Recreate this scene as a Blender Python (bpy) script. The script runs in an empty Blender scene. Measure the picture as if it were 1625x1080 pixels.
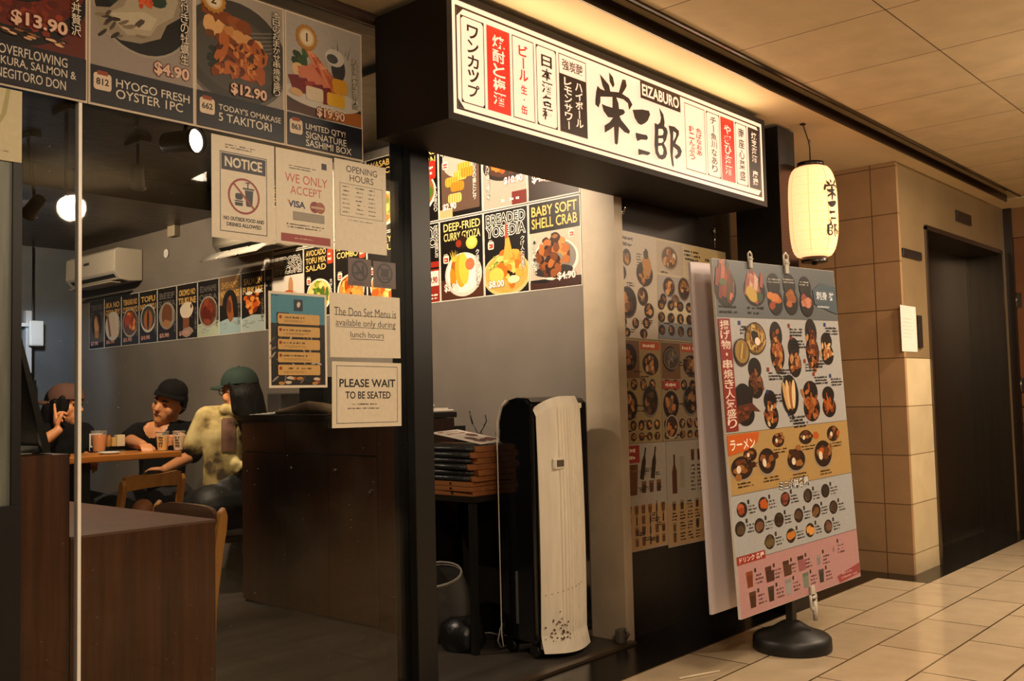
import bpy, bmesh, math, random
from mathutils import Vector, Matrix
PI = math.pi
rad = math.radians
SC = bpy.context.scene
COL = SC.collection

# ------------------------------------------------------------------ camera, world, lights, exposure
F_PX, CX, CY, CAM_H = 1534.34, 812.5, 540.0, 1.1
YAW, PITCH, ROLL = rad(41.7312), rad(3.35277), rad(-1.33616)
_f = Vector((math.cos(PITCH)*math.cos(YAW), math.cos(PITCH)*math.sin(YAW), math.sin(PITCH)))
_r = Vector((math.sin(YAW), -math.cos(YAW), 0)); _u = _r.cross(_f)
CR = math.cos(ROLL)*_r + math.sin(ROLL)*_u
CU = -math.sin(ROLL)*_r + math.cos(ROLL)*_u
cam_d = bpy.data.cameras.new('camera'); cam = bpy.data.objects.new('camera', cam_d); COL.objects.link(cam)
cam_d.sensor_width = 36.0; cam_d.sensor_fit = 'HORIZONTAL'; cam_d.lens = F_PX/1625*36
cam_d.clip_start = 0.02
cam.matrix_world = Matrix(((CR.x, CU.x, -_f.x, 0), (CR.y, CU.y, -_f.y, 0), (CR.z, CU.z, -_f.z, CAM_H), (0, 0, 0, 1)))
SC.camera = cam

SC.view_settings.view_transform = 'Standard'; SC.view_settings.look = 'None'
SC.view_settings.gamma = 1.0; SC.view_settings.use_curve_mapping = False
SC.view_settings.exposure = 0.0
SC.cycles.use_denoising = True
SC.cycles.max_bounces = 8; SC.cycles.diffuse_bounces = 4; SC.cycles.glossy_bounces = 4
SC.cycles.transparent_max_bounces = 16; SC.cycles.transmission_bounces = 8
SC.cycles.sample_clamp_indirect = 4.0
SC.cycles.caustics_reflective = False; SC.cycles.caustics_refractive = False

w = bpy.data.worlds.new('world'); SC.world = w; w.use_nodes = True
bg = w.node_tree.nodes['Background']; bg.inputs[0].default_value = (1.0, 0.72, 0.45, 1); bg.inputs[1].default_value = 0.07

def lamp(name, typ, loc, power, color, aim=None, size=0.2, size_y=None, spot=None, blend=0.5):
    d = bpy.data.lights.new(name, typ); d.energy = power; d.color = color
    if typ == 'AREA':
        d.size = size
        if size_y: d.shape = 'RECTANGLE'; d.size_y = size_y
    else:
        d.shadow_soft_size = size
    if typ == 'SPOT':
        d.spot_size = rad(spot or 60); d.spot_blend = blend
    o = bpy.data.objects.new(name, d); COL.objects.link(o); o.location = loc
    if aim is not None:
        o.rotation_euler = (Vector(aim)-Vector(loc)).to_track_quat('-Z', 'Y').to_euler()
    return o
WARM = (1.0, 0.62, 0.30); SOFT = (1.0, 0.79, 0.57); BLUE = (0.45, 0.68, 1.0)
# recessed corridor ceiling lamps
lamp('corridor_lamp', 'AREA', (0.4, -0.4, 2.45), 75, SOFT, (0.9, 1.2, 0.6), 0.5)
lamp('corridor_lamp', 'AREA', (3.2, 0.3, 2.45), 45, SOFT, (3.2, 0.6, 0), 0.5)
lamp('corridor_lamp', 'AREA', (5.7, 0.8, 2.45), 60, SOFT, (5.7, 1.0, 0), 0.4)
lamp('corridor_lamp', 'AREA', (6.8, -1.4, 2.45), 40, SOFT, (7.0, 1.0, 0.6), 0.4)
lamp('lift_downlight', 'SPOT', (6.12, 1.52, 2.455), 95, SOFT, (6.12, 1.52, 0), 0.06, spot=80, blend=0.7)
# unseen point fills below the panels, added to brighten the corridor ceiling
lamp('ceiling_fill_light', 'POINT', (2.49, -0.5, 2.27), 34, SOFT, size=0.075)  # added fill, also placed so its reflection glares in the glass
lamp('ceiling_fill_light', 'POINT', (4.7, 0.1, 2.2), 48, SOFT, size=0.12)
# the strip lamp on top of the shop sign washing the ceiling
lamp('sign_top_strip_lamp', 'AREA', (3.2, 2.16, 2.33), 3.2, (1.0, 0.68, 0.36), (3.2, 1.7, 2.9), 2.0, 0.06)
# shop spots on the ceiling track: menus, tables, counter
lamp('shop_spot', 'SPOT', (2.35, 3.3, 2.42), 190, SOFT, (3.57, 3.5, 1.9), 0.04, spot=85)
lamp('shop_spot', 'SPOT', (2.5, 4.6, 2.42), 150, SOFT, (3.57, 4.8, 1.8), 0.04, spot=85)
lamp('shop_spot', 'SPOT', (2.3, 4.7, 2.42), 190, SOFT, (2.55, 5.5, 0.85), 0.04, spot=70)
lamp('shop_spot', 'SPOT', (2.3, 6.2, 2.36), 100, SOFT, (3.57, 6.9, 1.7), 0.04, spot=115)
lamp('shop_spot', 'SPOT', (1.3, 4.2, 2.42), 130, SOFT, (1.8, 3.2, 0.6), 0.04, spot=80)
lamp('back_window_glow', 'SPOT', (2.75, 7.1, 1.9), 26, BLUE, (3.32, 7.95, 1.25), 0.1, spot=70)

# ------------------------------------------------------------------ where a ray of the photograph meets a real plane
def ray(px, py):
    return CR*((px-CX)/F_PX) - CU*((py-CY)/F_PX) + _f
O_CAM = Vector((0, 0, CAM_H))
def onX(px, py, X): d = ray(px, py); return O_CAM + d*(X/d.x)
def onY(px, py, Y): d = ray(px, py); return O_CAM + d*(Y/d.y)
def onZ(px, py, Z): d = ray(px, py); return O_CAM + d*((Z-CAM_H)/d.z)
def deep(px, py, D): return O_CAM + ray(px, py)*D

# ------------------------------------------------------------------ materials
def lin(h):
    h = h.lstrip('#'); c = [int(h[i:i+2], 16)/255 for i in (0, 2, 4)]
    return tuple(x/12.92 if x <= 0.04045 else ((x+0.055)/1.055)**2.4 for x in c) + (1.0,)
_M = {}
def mat(name, h, rough=0.5, metal=0.0, var=0.0, scale=8.0, bump=0.0, emit=0.0, spec=0.5, stretch=None, coat=0.0, trans=0.0, alpha=1.0, ec=None):
    if name in _M: return _M[name]
    m = bpy.data.materials.new(name); m.use_nodes = True; _M[name] = m
    nt = m.node_tree; b = nt.nodes['Principled BSDF']; c = lin(h)
    b.inputs['Base Color'].default_value = c; b.inputs['Roughness'].default_value = rough
    b.inputs['Metallic'].default_value = metal; b.inputs['Specular IOR Level'].default_value = spec
    b.inputs['Coat Weight'].default_value = coat
    b.inputs['Transmission Weight'].default_value = trans; b.inputs['Alpha'].default_value = alpha
    if emit:
        b.inputs['Emission Color'].default_value = (ec+(1,)) if ec else c; b.inputs['Emission Strength'].default_value = emit
    if var or bump:
        tc = nt.nodes.new('ShaderNodeTexCoord'); mp = nt.nodes.new('ShaderNodeMapping')
        n = nt.nodes.new('ShaderNodeTexNoise'); n.inputs['Scale'].default_value = scale; n.inputs['Detail'].default_value = 5
        nt.links.new(tc.outputs['Object'], mp.inputs[0]); nt.links.new(mp.outputs[0], n.inputs['Vector'])
        if stretch: mp.inputs['Scale'].default_value = stretch
        if var:
            cr = nt.nodes.new('ShaderNodeValToRGB')
            cr.color_ramp.elements[0].position = 0.3; cr.color_ramp.elements[1].position = 0.7
            cr.color_ramp.elements[0].color = tuple(x*(1-var) for x in c[:3])+(1,)
            cr.color_ramp.elements[1].color = tuple(min(1, x*(1+var)) for x in c[:3])+(1,)
            nt.links.new(n.outputs['Fac'], cr.inputs[0]); nt.links.new(cr.outputs[0], b.inputs['Base Color'])
        if bump:
            bp = nt.nodes.new('ShaderNodeBump'); bp.inputs['Strength'].default_value = bump; bp.inputs['Distance'].default_value = 0.01
            nt.links.new(n.outputs['Fac'], bp.inputs['Height']); nt.links.new(bp.outputs[0], b.inputs['Normal'])
    return m
def mat_tile(name, h, hj, axes, tw, th, joint, off=0.0, ox=0.0, oy=0.0, rough=0.4, var=0.12, bump=0.15, coat=0.0, spec=0.5):
    """tiles with dark joints, laid on two world axes"""
    m = bpy.data.materials.new(name); m.use_nodes = True
    nt = m.node_tree; b = nt.nodes['Principled BSDF']; c = lin(h)
    b.inputs['Roughness'].default_value = rough; b.inputs['Coat Weight'].default_value = coat; b.inputs['Specular IOR Level'].default_value = spec
    g = nt.nodes.new('ShaderNodeNewGeometry'); sx = nt.nodes.new('ShaderNodeSeparateXYZ'); cb = nt.nodes.new('ShaderNodeCombineXYZ')
    nt.links.new(g.outputs['Position'], sx.inputs[0])
    for k, (ax, o) in enumerate(zip(axes, (ox, oy))):
        ad = nt.nodes.new('ShaderNodeMath'); ad.operation = 'SUBTRACT'; ad.inputs[1].default_value = o
        nt.links.new(sx.outputs[ax], ad.inputs[0]); nt.links.new(ad.outputs[0], cb.inputs[k])
    br = nt.nodes.new('ShaderNodeTexBrick'); br.offset = off; br.squash = 1.0
    br.inputs['Scale'].default_value = 1.0; br.inputs['Brick Width'].default_value = tw; br.inputs['Row Height'].default_value = th
    br.inputs['Mortar Size'].default_value = joint; br.inputs['Mortar Smooth'].default_value = 0.1; br.inputs['Bias'].default_value = 0.0
    br.inputs['Color1'].default_value = tuple(x*(1-var) for x in c[:3])+(1,); br.inputs['Color2'].default_value = tuple(min(1, x*(1+var)) for x in c[:3])+(1,)
    br.inputs['Mortar'].default_value = lin(hj)
    nt.links.new(cb.outputs[0], br.inputs['Vector'])
    n = nt.nodes.new('ShaderNodeTexNoise'); n.inputs['Scale'].default_value = 7; n.inputs['Detail'].default_value = 8
    nt.links.new(g.outputs['Position'], n.inputs['Vector'])
    mx = nt.nodes.new('ShaderNodeMix'); mx.data_type = 'RGBA'; mx.blend_type = 'MULTIPLY'; mx.inputs['Factor'].default_value = 0.35
    nt.links.new(br.outputs['Color'], mx.inputs['A']); nt.links.new(n.outputs['Fac'], mx.inputs['B'])
    nt.links.new(mx.outputs['Result'], b.inputs['Base Color'])
    bp = nt.nodes.new('ShaderNodeBump'); bp.inputs['Strength'].default_value = bump; bp.inputs['Distance'].default_value = 0.004; bp.invert = True
    nt.links.new(br.outputs['Fac'], bp.inputs['Height']); nt.links.new(bp.outputs[0], b.inputs['Normal'])
    return m
def mat_wood(name, h1, h2, axis=2, rough=0.35, scale=18.0, coat=0.0):
    if name in _M: return _M[name]
    m = bpy.data.materials.new(name); m.use_nodes = True; _M[name] = m
    nt = m.node_tree; b = nt.nodes['Principled BSDF']
    b.inputs['Roughness'].default_value = rough; b.inputs['Coat Weight'].default_value = coat
    tc = nt.nodes.new('ShaderNodeTexCoord'); mp = nt.nodes.new('ShaderNodeMapping')
    s = [1, 1, 1]; s[axis] = 0.05; mp.inputs['Scale'].default_value = s
    n = nt.nodes.new('ShaderNodeTexNoise'); n.inputs['Scale'].default_value = scale; n.inputs['Detail'].default_value = 8; n.inputs['Roughness'].default_value = 0.65
    cr = nt.nodes.new('ShaderNodeValToRGB'); cr.color_ramp.elements[0].position = 0.3; cr.color_ramp.elements[1].position = 0.72
    cr.color_ramp.elements[0].color = lin(h1); cr.color_ramp.elements[1].color = lin(h2)
    nt.links.new(tc.outputs['Object'], mp.inputs[0]); nt.links.new(mp.outputs[0], n.inputs['Vector'])
    nt.links.new(n.outputs['Fac'], cr.inputs[0]); nt.links.new(cr.outputs[0], b.inputs['Base Color'])
    return m
def mat_glass(name, tint='f4f4f0', dust=0.03):
    m = bpy.data.materials.new(name); m.use_nodes = True; nt = m.node_tree
    for x in list(nt.nodes): nt.nodes.remove(x)
    out = nt.nodes.new('ShaderNodeOutputMaterial'); tr = nt.nodes.new('ShaderNodeBsdfTransparent'); gl = nt.nodes.new('ShaderNodeBsdfGlossy')
    tr.inputs[0].default_value = lin(tint); gl.inputs['Roughness'].default_value = 0.02
    fr = nt.nodes.new('ShaderNodeFresnel'); fr.inputs[0].default_value = 1.3
    mx = nt.nodes.new('ShaderNodeMixShader'); nt.links.new(fr.outputs[0], mx.inputs[0]); nt.links.new(tr.outputs[0], mx.inputs[1]); nt.links.new(gl.outputs[0], mx.inputs[2])
    # specks and smears of dirt on the pane
    df = nt.nodes.new('ShaderNodeBsdfDiffuse'); df.inputs[0].default_value = lin('c8bfb0')
    tc = nt.nodes.new('ShaderNodeTexCoord'); v = nt.nodes.new('ShaderNodeTexVoronoi'); v.inputs['Scale'].default_value = 26
    lt = nt.nodes.new('ShaderNodeMath'); lt.operation = 'LESS_THAN'; lt.inputs[1].default_value = dust
    nt.links.new(tc.outputs['Object'], v.inputs['Vector']); nt.links.new(v.outputs['Distance'], lt.inputs[0])
    n = nt.nodes.new('ShaderNodeTexNoise'); n.inputs['Scale'].default_value = 5; n.inputs['Detail'].default_value = 6; nt.links.new(tc.outputs['Object'], n.inputs['Vector'])
    mr = nt.nodes.new('ShaderNodeMapRange'); mr.inputs[1].default_value = 0.5; mr.inputs[2].default_value = 0.8; mr.inputs[3].default_value = 0.0; mr.inputs[4].default_value = 0.012
    nt.links.new(n.outputs['Fac'], mr.inputs[0])
    ad = nt.nodes.new('ShaderNodeMath'); ad.operation = 'MULTIPLY_ADD'; ad.inputs[1].default_value = 0.6; ad.use_clamp = True
    nt.links.new(lt.outputs[0], ad.inputs[0]); nt.links.new(mr.outputs[0], ad.inputs[2])
    m2 = nt.nodes.new('ShaderNodeMixShader'); nt.links.new(ad.outputs[0], m2.inputs[0]); nt.links.new(mx.outputs[0], m2.inputs[1]); nt.links.new(df.outputs[0], m2.inputs[2])
    nt.links.new(m2.outputs[0], out.inputs[0]); return m
def ink(h):      # a printing ink on paper
    return mat('ink_'+h, h, rough=0.38, var=0.04, scale=60, spec=0.4)
def lit(h, s):   # backlit acrylic
    return mat('lit_%s_%d' % (h, int(s*100)), h, rough=0.3, emit=s, var=0.0)

# ------------------------------------------------------------------ mesh collector
class MB:
    def __init__(s): s.v = []; s.f = []; s.mi = []; s.mats = []; s.sm = []
    def m(s, mt):
        if mt not in s.mats: s.mats.append(mt)
        return s.mats.index(mt)
    def add(s, vs, fs, mt=None, smooth=False, M=None):
        k = len(s.v); i = s.m(mt) if mt is not None else 0
        for p in vs:
            p = Vector(p); s.v.append(M @ p if M is not None else p)
        for f in fs: s.f.append([a+k for a in f]); s.mi.append(i); s.sm.append(smooth)
    def box(s, lo, hi, mt=None, M=None, bev=0.0):
        if bev > 0:
            bm = bmesh.new(); bmesh.ops.create_cube(bm, size=1.0)
            for q in bm.verts: q.co = Vector([(lo[i]+hi[i])/2 + q.co[i]*(hi[i]-lo[i]) for i in range(3)])
            bmesh.ops.bevel(bm, geom=bm.edges[:], offset=bev, segments=2, affect='EDGES', profile=0.5)
            bm.verts.index_update()
            s.add([q.co.copy() for q in bm.verts], [[q.index for q in f.verts] for f in bm.faces], mt, False, M); bm.free(); return
        x0, y0, z0 = lo; x1, y1, z1 = hi
        s.add([(x0,y0,z0),(x1,y0,z0),(x1,y1,z0),(x0,y1,z0),(x0,y0,z1),(x1,y0,z1),(x1,y1,z1),(x0,y1,z1)],
              [(0,3,2,1),(4,5,6,7),(0,1,5,4),(1,2,6,5),(2,3,7,6),(3,0,4,7)], mt, False, M)
    def lathe(s, prof, mt=None, n=24, M=None, smooth=True, cap=True):
        vs = []; fs = []
        for r, z in prof:
            for k in range(n): a = 2*PI*k/n; vs.append((r*math.cos(a), r*math.sin(a), z))
        for j in range(len(prof)-1):
            for k in range(n): fs.append((j*n+k, j*n+(k+1) % n, (j+1)*n+(k+1) % n, (j+1)*n+k))
        s.add(vs, fs, mt, smooth, M)
        if cap:
            s.add(vs[:n], [list(range(n))[::-1]], mt, False, M); s.add(vs[-n:], [list(range(n))], mt, False, M)
    def tube(s, pts, r, mt=None, n=8, M=None, flat=None):
        pts = [Vector(p) for p in pts]; rs = r if isinstance(r, (list, tuple)) else [r]*len(pts)
        vs = []; fs = []; prev = None
        for i, p in enumerate(pts):
            t = (pts[min(i+1, len(pts)-1)]-pts[max(i-1, 0)]).normalized()
            a = prev if prev is not None else (Vector((0, 0, 1)) if abs(t.z) < 0.9 else Vector((1, 0, 0)))
            u = (a - t*a.dot(t)).normalized(); v2 = t.cross(u); prev = u
            for k in range(n):
                q = 2*PI*k/n; vs.append(p + u*(rs[i]*math.cos(q)) + v2*(rs[i]*(flat or 1)*math.sin(q)))
        for j in range(len(pts)-1):
            for k in range(n): fs.append((j*n+k, j*n+(k+1) % n, (j+1)*n+(k+1) % n, (j+1)*n+k))
        fs.append(list(range(n))[::-1]); fs.append([(len(pts)-1)*n+k for k in range(n)])
        s.add(vs, fs, mt, True, M)
    def prism(s, poly, axis, a, b, mt=None, M=None):
        """a 2-D outline swept along an axis: axis 0 takes (y,z), 1 takes (x,z), 2 takes (x,y)"""
        def P(q, t):
            return [(t, q[0], q[1]), (q[0], t, q[1]), (q[0], q[1], t)][axis]
        n = len(poly); vs = [P(q, a) for q in poly]+[P(q, b) for q in poly]
        fs = [list(range(n)), [n+k for k in range(n)][::-1]]+[(k, n+k, n+(k+1) % n, (k+1) % n) for k in range(n)]
        s.add(vs, fs, mt, False, M)
    def build(s, name, mt=None, parent=None, bevel=0.0, M=None, fix=True):
        me = bpy.data.meshes.new(name); me.from_pydata([tuple(p) for p in s.v], [], s.f); me.update()
        mats = s.mats if s.mats else [mt]
        for q in mats: me.materials.append(q)
        for p, i, sm in zip(me.polygons, s.mi, s.sm): p.material_index = i; p.use_smooth = sm
        if fix:
            bm = bmesh.new(); bm.from_mesh(me); bmesh.ops.recalc_face_normals(bm, faces=bm.faces[:]); bm.to_mesh(me); bm.free()
        o = bpy.data.objects.new(name, me); COL.objects.link(o)
        if bevel:
            bv = o.modifiers.new('edges', 'BEVEL'); bv.width = bevel; bv.segments = 2; bv.limit_method = 'ANGLE'
        if parent is not None:
            o.parent = parent; o.matrix_parent_inverse = Matrix.Identity(4)
        if M is not None: o.matrix_local = M
        return o

def tag(o, label=None, cat=None, group=None, kind=None):
    if label: o['label'] = label
    if cat: o['category'] = cat
    if group: o['group'] = group
    if kind: o['kind'] = kind
    return o
def thing(name, label, cat, loc=(0, 0, 0), rz=0.0, group=None, M=None):
    o = bpy.data.objects.new(name, None); COL.objects.link(o); o.empty_display_size = 0.1
    if M is not None: o.matrix_world = M
    else: o.location = loc; o.rotation_euler = (0, 0, rz)
    return tag(o, label, cat, group)
def part(name, mb, mt, parent, label=None, **k):
    o = mb.build(name, mt, parent, **k)
    if label: o['label'] = label
    return o
def struct(name, mb, mt, parent=None, **k):
    o = mb.build(name, mt, parent, **k)
    if parent is None: o['kind'] = 'structure'
    return o
def one_box(lo, hi, **k):
    b = MB(); b.box(lo, hi, **k); return b
def copy_tree(o, parent=None):
    c = o.copy(); COL.objects.link(c)
    if parent is not None: c.parent = parent
    for ch in o.children: copy_tree(ch, c)
    return c

# ------------------------------------------------------------------ lettering and prints
_G = {}
def glyphs(s, bold=0.0):
    k = (s, bold)
    if k in _G: return _G[k]
    cu = bpy.data.curves.new('lettering', 'FONT'); cu.body = s; cu.resolution_u = 3; cu.offset = bold
    ob = bpy.data.objects.new('lettering', cu); me = bpy.data.meshes.new_from_object(ob)
    vs = [(v.co.x, v.co.y) for v in me.vertices]; fs = [list(p.vertices) for p in me.polygons]
    bpy.data.objects.remove(ob); bpy.data.meshes.remove(me); bpy.data.curves.remove(cu)
    if vs:
        xs = [a for a, b in vs]; ys = [b for a, b in vs]; bb = (min(xs), min(ys), max(xs), max(ys))
    else: bb = (0, 0, 1, 1)
    _G[k] = (vs, fs, bb); return _G[k]

class Print:
    """a printed sheet: local x right, y up, z out of the sheet; every shape lies a hair above the last"""
    def __init__(s, w, h, base, t=0.002, mfun=ink, eps=3e-5):
        s.mb = MB(); s.w = w; s.h = h; s.clip = (0, 0, w, h); s.z = 0.0; s.eps = eps; s.mf = mfun
        s.mb.box((0, 0, -t), (w, h, 0), base if not isinstance(base, str) else mfun(base))
    def _z(s): s.z += s.eps; return s.z
    def poly(s, pts, c):
        x0, y0, x1, y1 = s.clip                                   # nothing is printed past the edge of the sheet
        for ax, lim, sg in ((0, x0, 1), (0, x1, -1), (1, y0, 1), (1, y1, -1)):
            if all((q[ax]-lim)*sg >= 0 for q in pts): continue
            out = []
            for i in range(len(pts)):
                p, q = pts[i-1], pts[i]; a, b = (p[ax]-lim)*sg, (q[ax]-lim)*sg
                if (a >= 0) != (b >= 0): t = a/(a-b); out.append((p[0]+(q[0]-p[0])*t, p[1]+(q[1]-p[1])*t))
                if b >= 0: out.append((q[0], q[1]))
            pts = out
            if len(pts) < 3: return
        z = s._z(); a = sum(pts[i-1][0]*pts[i][1]-pts[i][0]*pts[i-1][1] for i in range(len(pts)))
        if a < 0: pts = pts[::-1]
        s.mb.add([(x, y, z) for x, y in pts], [list(range(len(pts)))], s.mf(c))
    def rect(s, x0, y0, x1, y1, c): s.poly([(x0, y0), (x1, y0), (x1, y1), (x0, y1)], c)
    def rrect(s, x0, y0, x1, y1, r, c):
        p = []
        for cx, cy, a0 in ((x1-r, y1-r, 0), (x0+r, y1-r, 90), (x0+r, y0+r, 180), (x1-r, y0+r, 270)):
            for k in range(4): a = rad(a0+30*k); p.append((cx+r*math.cos(a), cy+r*math.sin(a)))
        s.poly(p, c)
    def frame(s, x0, y0, x1, y1, t, c):
        s.rect(x0, y0, x1, y0+t, c); s.rect(x0, y1-t, x1, y1, c); s.rect(x0, y0+t, x0+t, y1-t, c); s.rect(x1-t, y0+t, x1, y1-t, c)
    def ell(s, cx, cy, rx, ry, c, n=20, rot=0.0):
        ca, sa = math.cos(rot), math.sin(rot)
        s.poly([(cx+rx*math.cos(2*PI*k/n)*ca-ry*math.sin(2*PI*k/n)*sa, cy+rx*math.cos(2*PI*k/n)*sa+ry*math.sin(2*PI*k/n)*ca) for k in range(n)], c)
    def ring(s, cx, cy, rx, ry, t, c, n=28):
        z = s._z(); vs = []; fs = []
        for k in range(n):
            a = 2*PI*k/n; vs += [(cx+rx*math.cos(a), cy+ry*math.sin(a), z), (cx+(rx-t)*math.cos(a), cy+(ry-t)*math.sin(a), z)]
        for k in range(n): q = (k+1) % n; fs.append((2*k, 2*q, 2*q+1, 2*k+1))
        s.mb.add(vs, fs, s.mf(c))
    def blob(s, cx, cy, rx, ry, c, rnd, rot=0.0, n=11, j=0.28):
        ca, sa = math.cos(rot), math.sin(rot); p = []
        for k in range(n):
            q = 1-j*rnd.random(); a = 2*PI*k/n; x = rx*q*math.cos(a); y = ry*q*math.sin(a); p.append((cx+x*ca-y*sa, cy+x*sa+y*ca))
        s.poly(p, c)
    def line(s, x0, y0, x1, y1, t, c):
        d = Vector((x1-x0, y1-y0)); d.normalize(); n = Vector((-d.y, d.x))*t/2
        s.poly([(x0-n.x, y0-n.y), (x1-n.x, y1-n.y), (x1+n.x, y1+n.y), (x0+n.x, y0+n.y)], c)
    def text(s, t, x0, y0, x1, y1, c, bold=0.0, align='C', keep=False, out=None, ow=0.03):
        """lettering fitted to a box (keep: not stretched); out: outline colour drawn below"""
        vs, fs, bb = glyphs(t, bold)
        if not vs: return
        W, H = bb[2]-bb[0], bb[3]-bb[1]; kx = (x1-x0)/W; ky = (y1-y0)/H
        if keep: kx = ky = min(kx, ky)
        ox = x0 if align == 'L' else (x1-W*kx if align == 'R' else (x0+x1-W*kx)/2); oy = (y0+y1-H*ky)/2
        if out:
            vo, fo, b2 = glyphs(t, bold+ow); z = s._z()
            s.mb.add([(ox+(a-bb[0])*kx, oy+(b-bb[1])*ky, z) for a, b in vo], fo, s.mf(out))
        z = s._z(); s.mb.add([(ox+(a-bb[0])*kx, oy+(b-bb[1])*ky, z) for a, b in vs], fs, s.mf(c))
    def vtext(s, t, x0, y0, x1, y1, c, bold=0.0, fill=0.9, out=None, ow=0.04):
        n = len(t); h = (y1-y0)/n
        for i, ch in enumerate(t):
            if ch == ' ': continue
            top = y1-i*h; yb = top-h*fill
            if ch == 'ー': s.rect((x0+x1)/2-(x1-x0)*.07, yb, (x0+x1)/2+(x1-x0)*.07, top, c); continue
            if ch == '・': s.ell((x0+x1)/2, (yb+top)/2, (x1-x0)*.1, (x1-x0)*.1, c, 10); continue
            s.text(ch, x0, yb, x1, top, c, bold, out=out, ow=ow)
    def scrib(s, x0, y0, x1, y1, c, rnd, rows=2, fill=0.6):
        """rows of lettering too small to read in the photograph"""
        zz = s._z()
        h = (y1-y0)/rows
        for r in range(rows):
            x = x0; yb = y1-(r+1)*h+h*(1-fill)/2; hh = h*fill; end = x1-(x1-x0)*rnd.random()*0.3
            while x < end:
                wd = hh*rnd.uniform(0.35, 1.0); q = rnd.uniform(0.6, 1.0)
                if rnd.random() < 0.82:
                    ya, yc, xe = yb+hh*(1-q)*rnd.random(), yb+hh*q, min(x+wd*0.8, end);
                    if x >= s.clip[0] and xe <= s.clip[2] and ya >= s.clip[1] and yc <= s.clip[3]: s.mb.add([(x, ya, zz), (xe, ya, zz), (xe, yc, zz), (x, yc, zz)], [(0, 1, 2, 3)], s.mf(c))
                x += wd
    def dish(s, cx, cy, rx, ry, rim, inner, pal, rnd, n=14, spread=0.62, size=0.34):
        """a plate or bowl seen from above with its food"""
        s.ell(cx, cy, rx, ry, rim, 22); s.ell(cx, cy+ry*.03, rx*.9, ry*.88, inner, 22)
        for k in range(n):
            a = rnd.random()*2*PI; q = math.sqrt(rnd.random())*spread; z = size*rnd.uniform(0.55, 1.1)
            s.blob(cx+rx*q*math.cos(a), cy+ry*q*math.sin(a), rx*z, ry*z*rnd.uniform(.6, 1), rnd.choice(pal), rnd, rnd.random()*PI)
    def build(s, name, label, cat, M, group=None, parent=None):
        o = s.mb.build(name, None, parent, M=M, fix=False)
        if parent is None: tag(o, label, cat, group)
        elif label: o['label'] = label
        return o
def frameM(o, u, v):
    u = Vector(u).normalized(); v = Vector(v).normalized(); n = u.cross(v)
    return Matrix(((u.x, v.x, n.x, o[0]), (u.y, v.y, n.y, o[1]), (u.z, v.z, n.z, o[2]), (0, 0, 0, 1)))
def facadeM(x, z, y): return frameM((x, y, z), (1, 0, 0), (0, 0, 1))
def wallM(y, z, x=3.573): return frameM((x, y, z), (0, -1, 0), (0, 0, 1))

# ================================================================== THE SETTING
YF = 2.567                     # plane of the shop front
XW = 3.575                     # plane of the shop's right-hand wall
BLACK = mat('black_laminate', '17120e', rough=0.4, var=0.15, scale=20, spec=0.3)
BLACKM = mat('black_metal', '121110', rough=0.38, spec=0.45)
GREYP = mat('grey_wall_paint', '6d645b', rough=0.62, var=0.07, scale=5)
DARKP = mat('black_ceiling_paint', '080707', rough=0.36, bump=0.6, scale=9, spec=0.35)
CREAMW = mat('ceiling_paint', 'e2d0ac', rough=0.7, var=0.04, scale=3)
STEEL = mat('brushed_steel', '6f675c', rough=0.3, metal=1.0, var=0.1, scale=40, stretch=(1, 1, 0.04))
DSTEEL = mat('dark_steel', '32271b', rough=0.28, metal=0.7, var=0.2, scale=30, stretch=(1, 1, 0.03))
GRANITE = mat('black_granite', '0c0a09', rough=0.22, var=0.4, scale=120)
CHROME = mat('chrome', 'c9c5bd', rough=0.15, metal=1.0)

FLOOR_T = mat_tile('beige_floor_tile', 'c2ae90', '5d4a32', (0, 1), 0.60, 0.284, 0.0045, off=0.5, ox=5.39, oy=1.67, rough=0.16, var=0.06, bump=0.1)
struct('floor', one_box((-4, -4, -0.1), (11, 2.242, 0)), FLOOR_T)
b = MB(); b.prism([(-2, 2.242), (5.655, 2.242), (5.655, 1.946), (8.3, 1.946), (8.3, 2.6), (-2, 2.6)], 2, -0.1, 0.001)
struct('trim_1', b, GRANITE)
VINYL = mat_wood('grey_vinyl_plank', '332e29', '4a443d', 0, 0.42, 9)
struct('floor_shop', one_box((-2, 2.53, -0.1), (XW, 8, 0.004)), VINYL)
struct('trim_2', one_box((2.42, 2.5, 0.0), (XW+.01, 2.535, 0.012)), mat_wood('threshold', '33291f', '46382a', 0, 0.4))

# corridor ceiling: square panels, the dark slot, the smooth soffit over the shop front
CEIL_T = mat_tile('ceiling_panel', 'e2cda6', '6e5c44', (0, 1), 0.58, 0.59, 0.003, ox=2.886, oy=1.838, rough=0.75, var=0.03, bump=0.4)
struct('ceiling', one_box((-4, -4, 2.464), (7.60, 1.842, 2.6)), CEIL_T)
b = MB(); b.box((-4, 1.96, 2.464), (8.3, 2.75, 2.6)); b.box((7.70, -4, 2.464), (11, 1.96, 2.6))
struct('ceiling_soffit', b, CREAMW)
SLOT = mat('dark_bronze_channel', '2b2017', rough=0.22, var=0.5, scale=3, metal=0.4)
b = MB(); b.box((-4, 1.842, 2.53), (7.60, 1.96, 2.6)); b.box((7.60, -4, 2.53), (7.70, 1.96, 2.6)); b.box((-4, 1.836, 2.455), (7.6, 1.848, 2.53))
struct('trim_3', b, SLOT)
b = MB(); b.box((-4, 1.955, 2.45), (7.7, 1.965, 2.5))
struct('trim_4', b, mat('bronze_edge', '4a3826', rough=0.3, metal=0.5))

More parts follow.
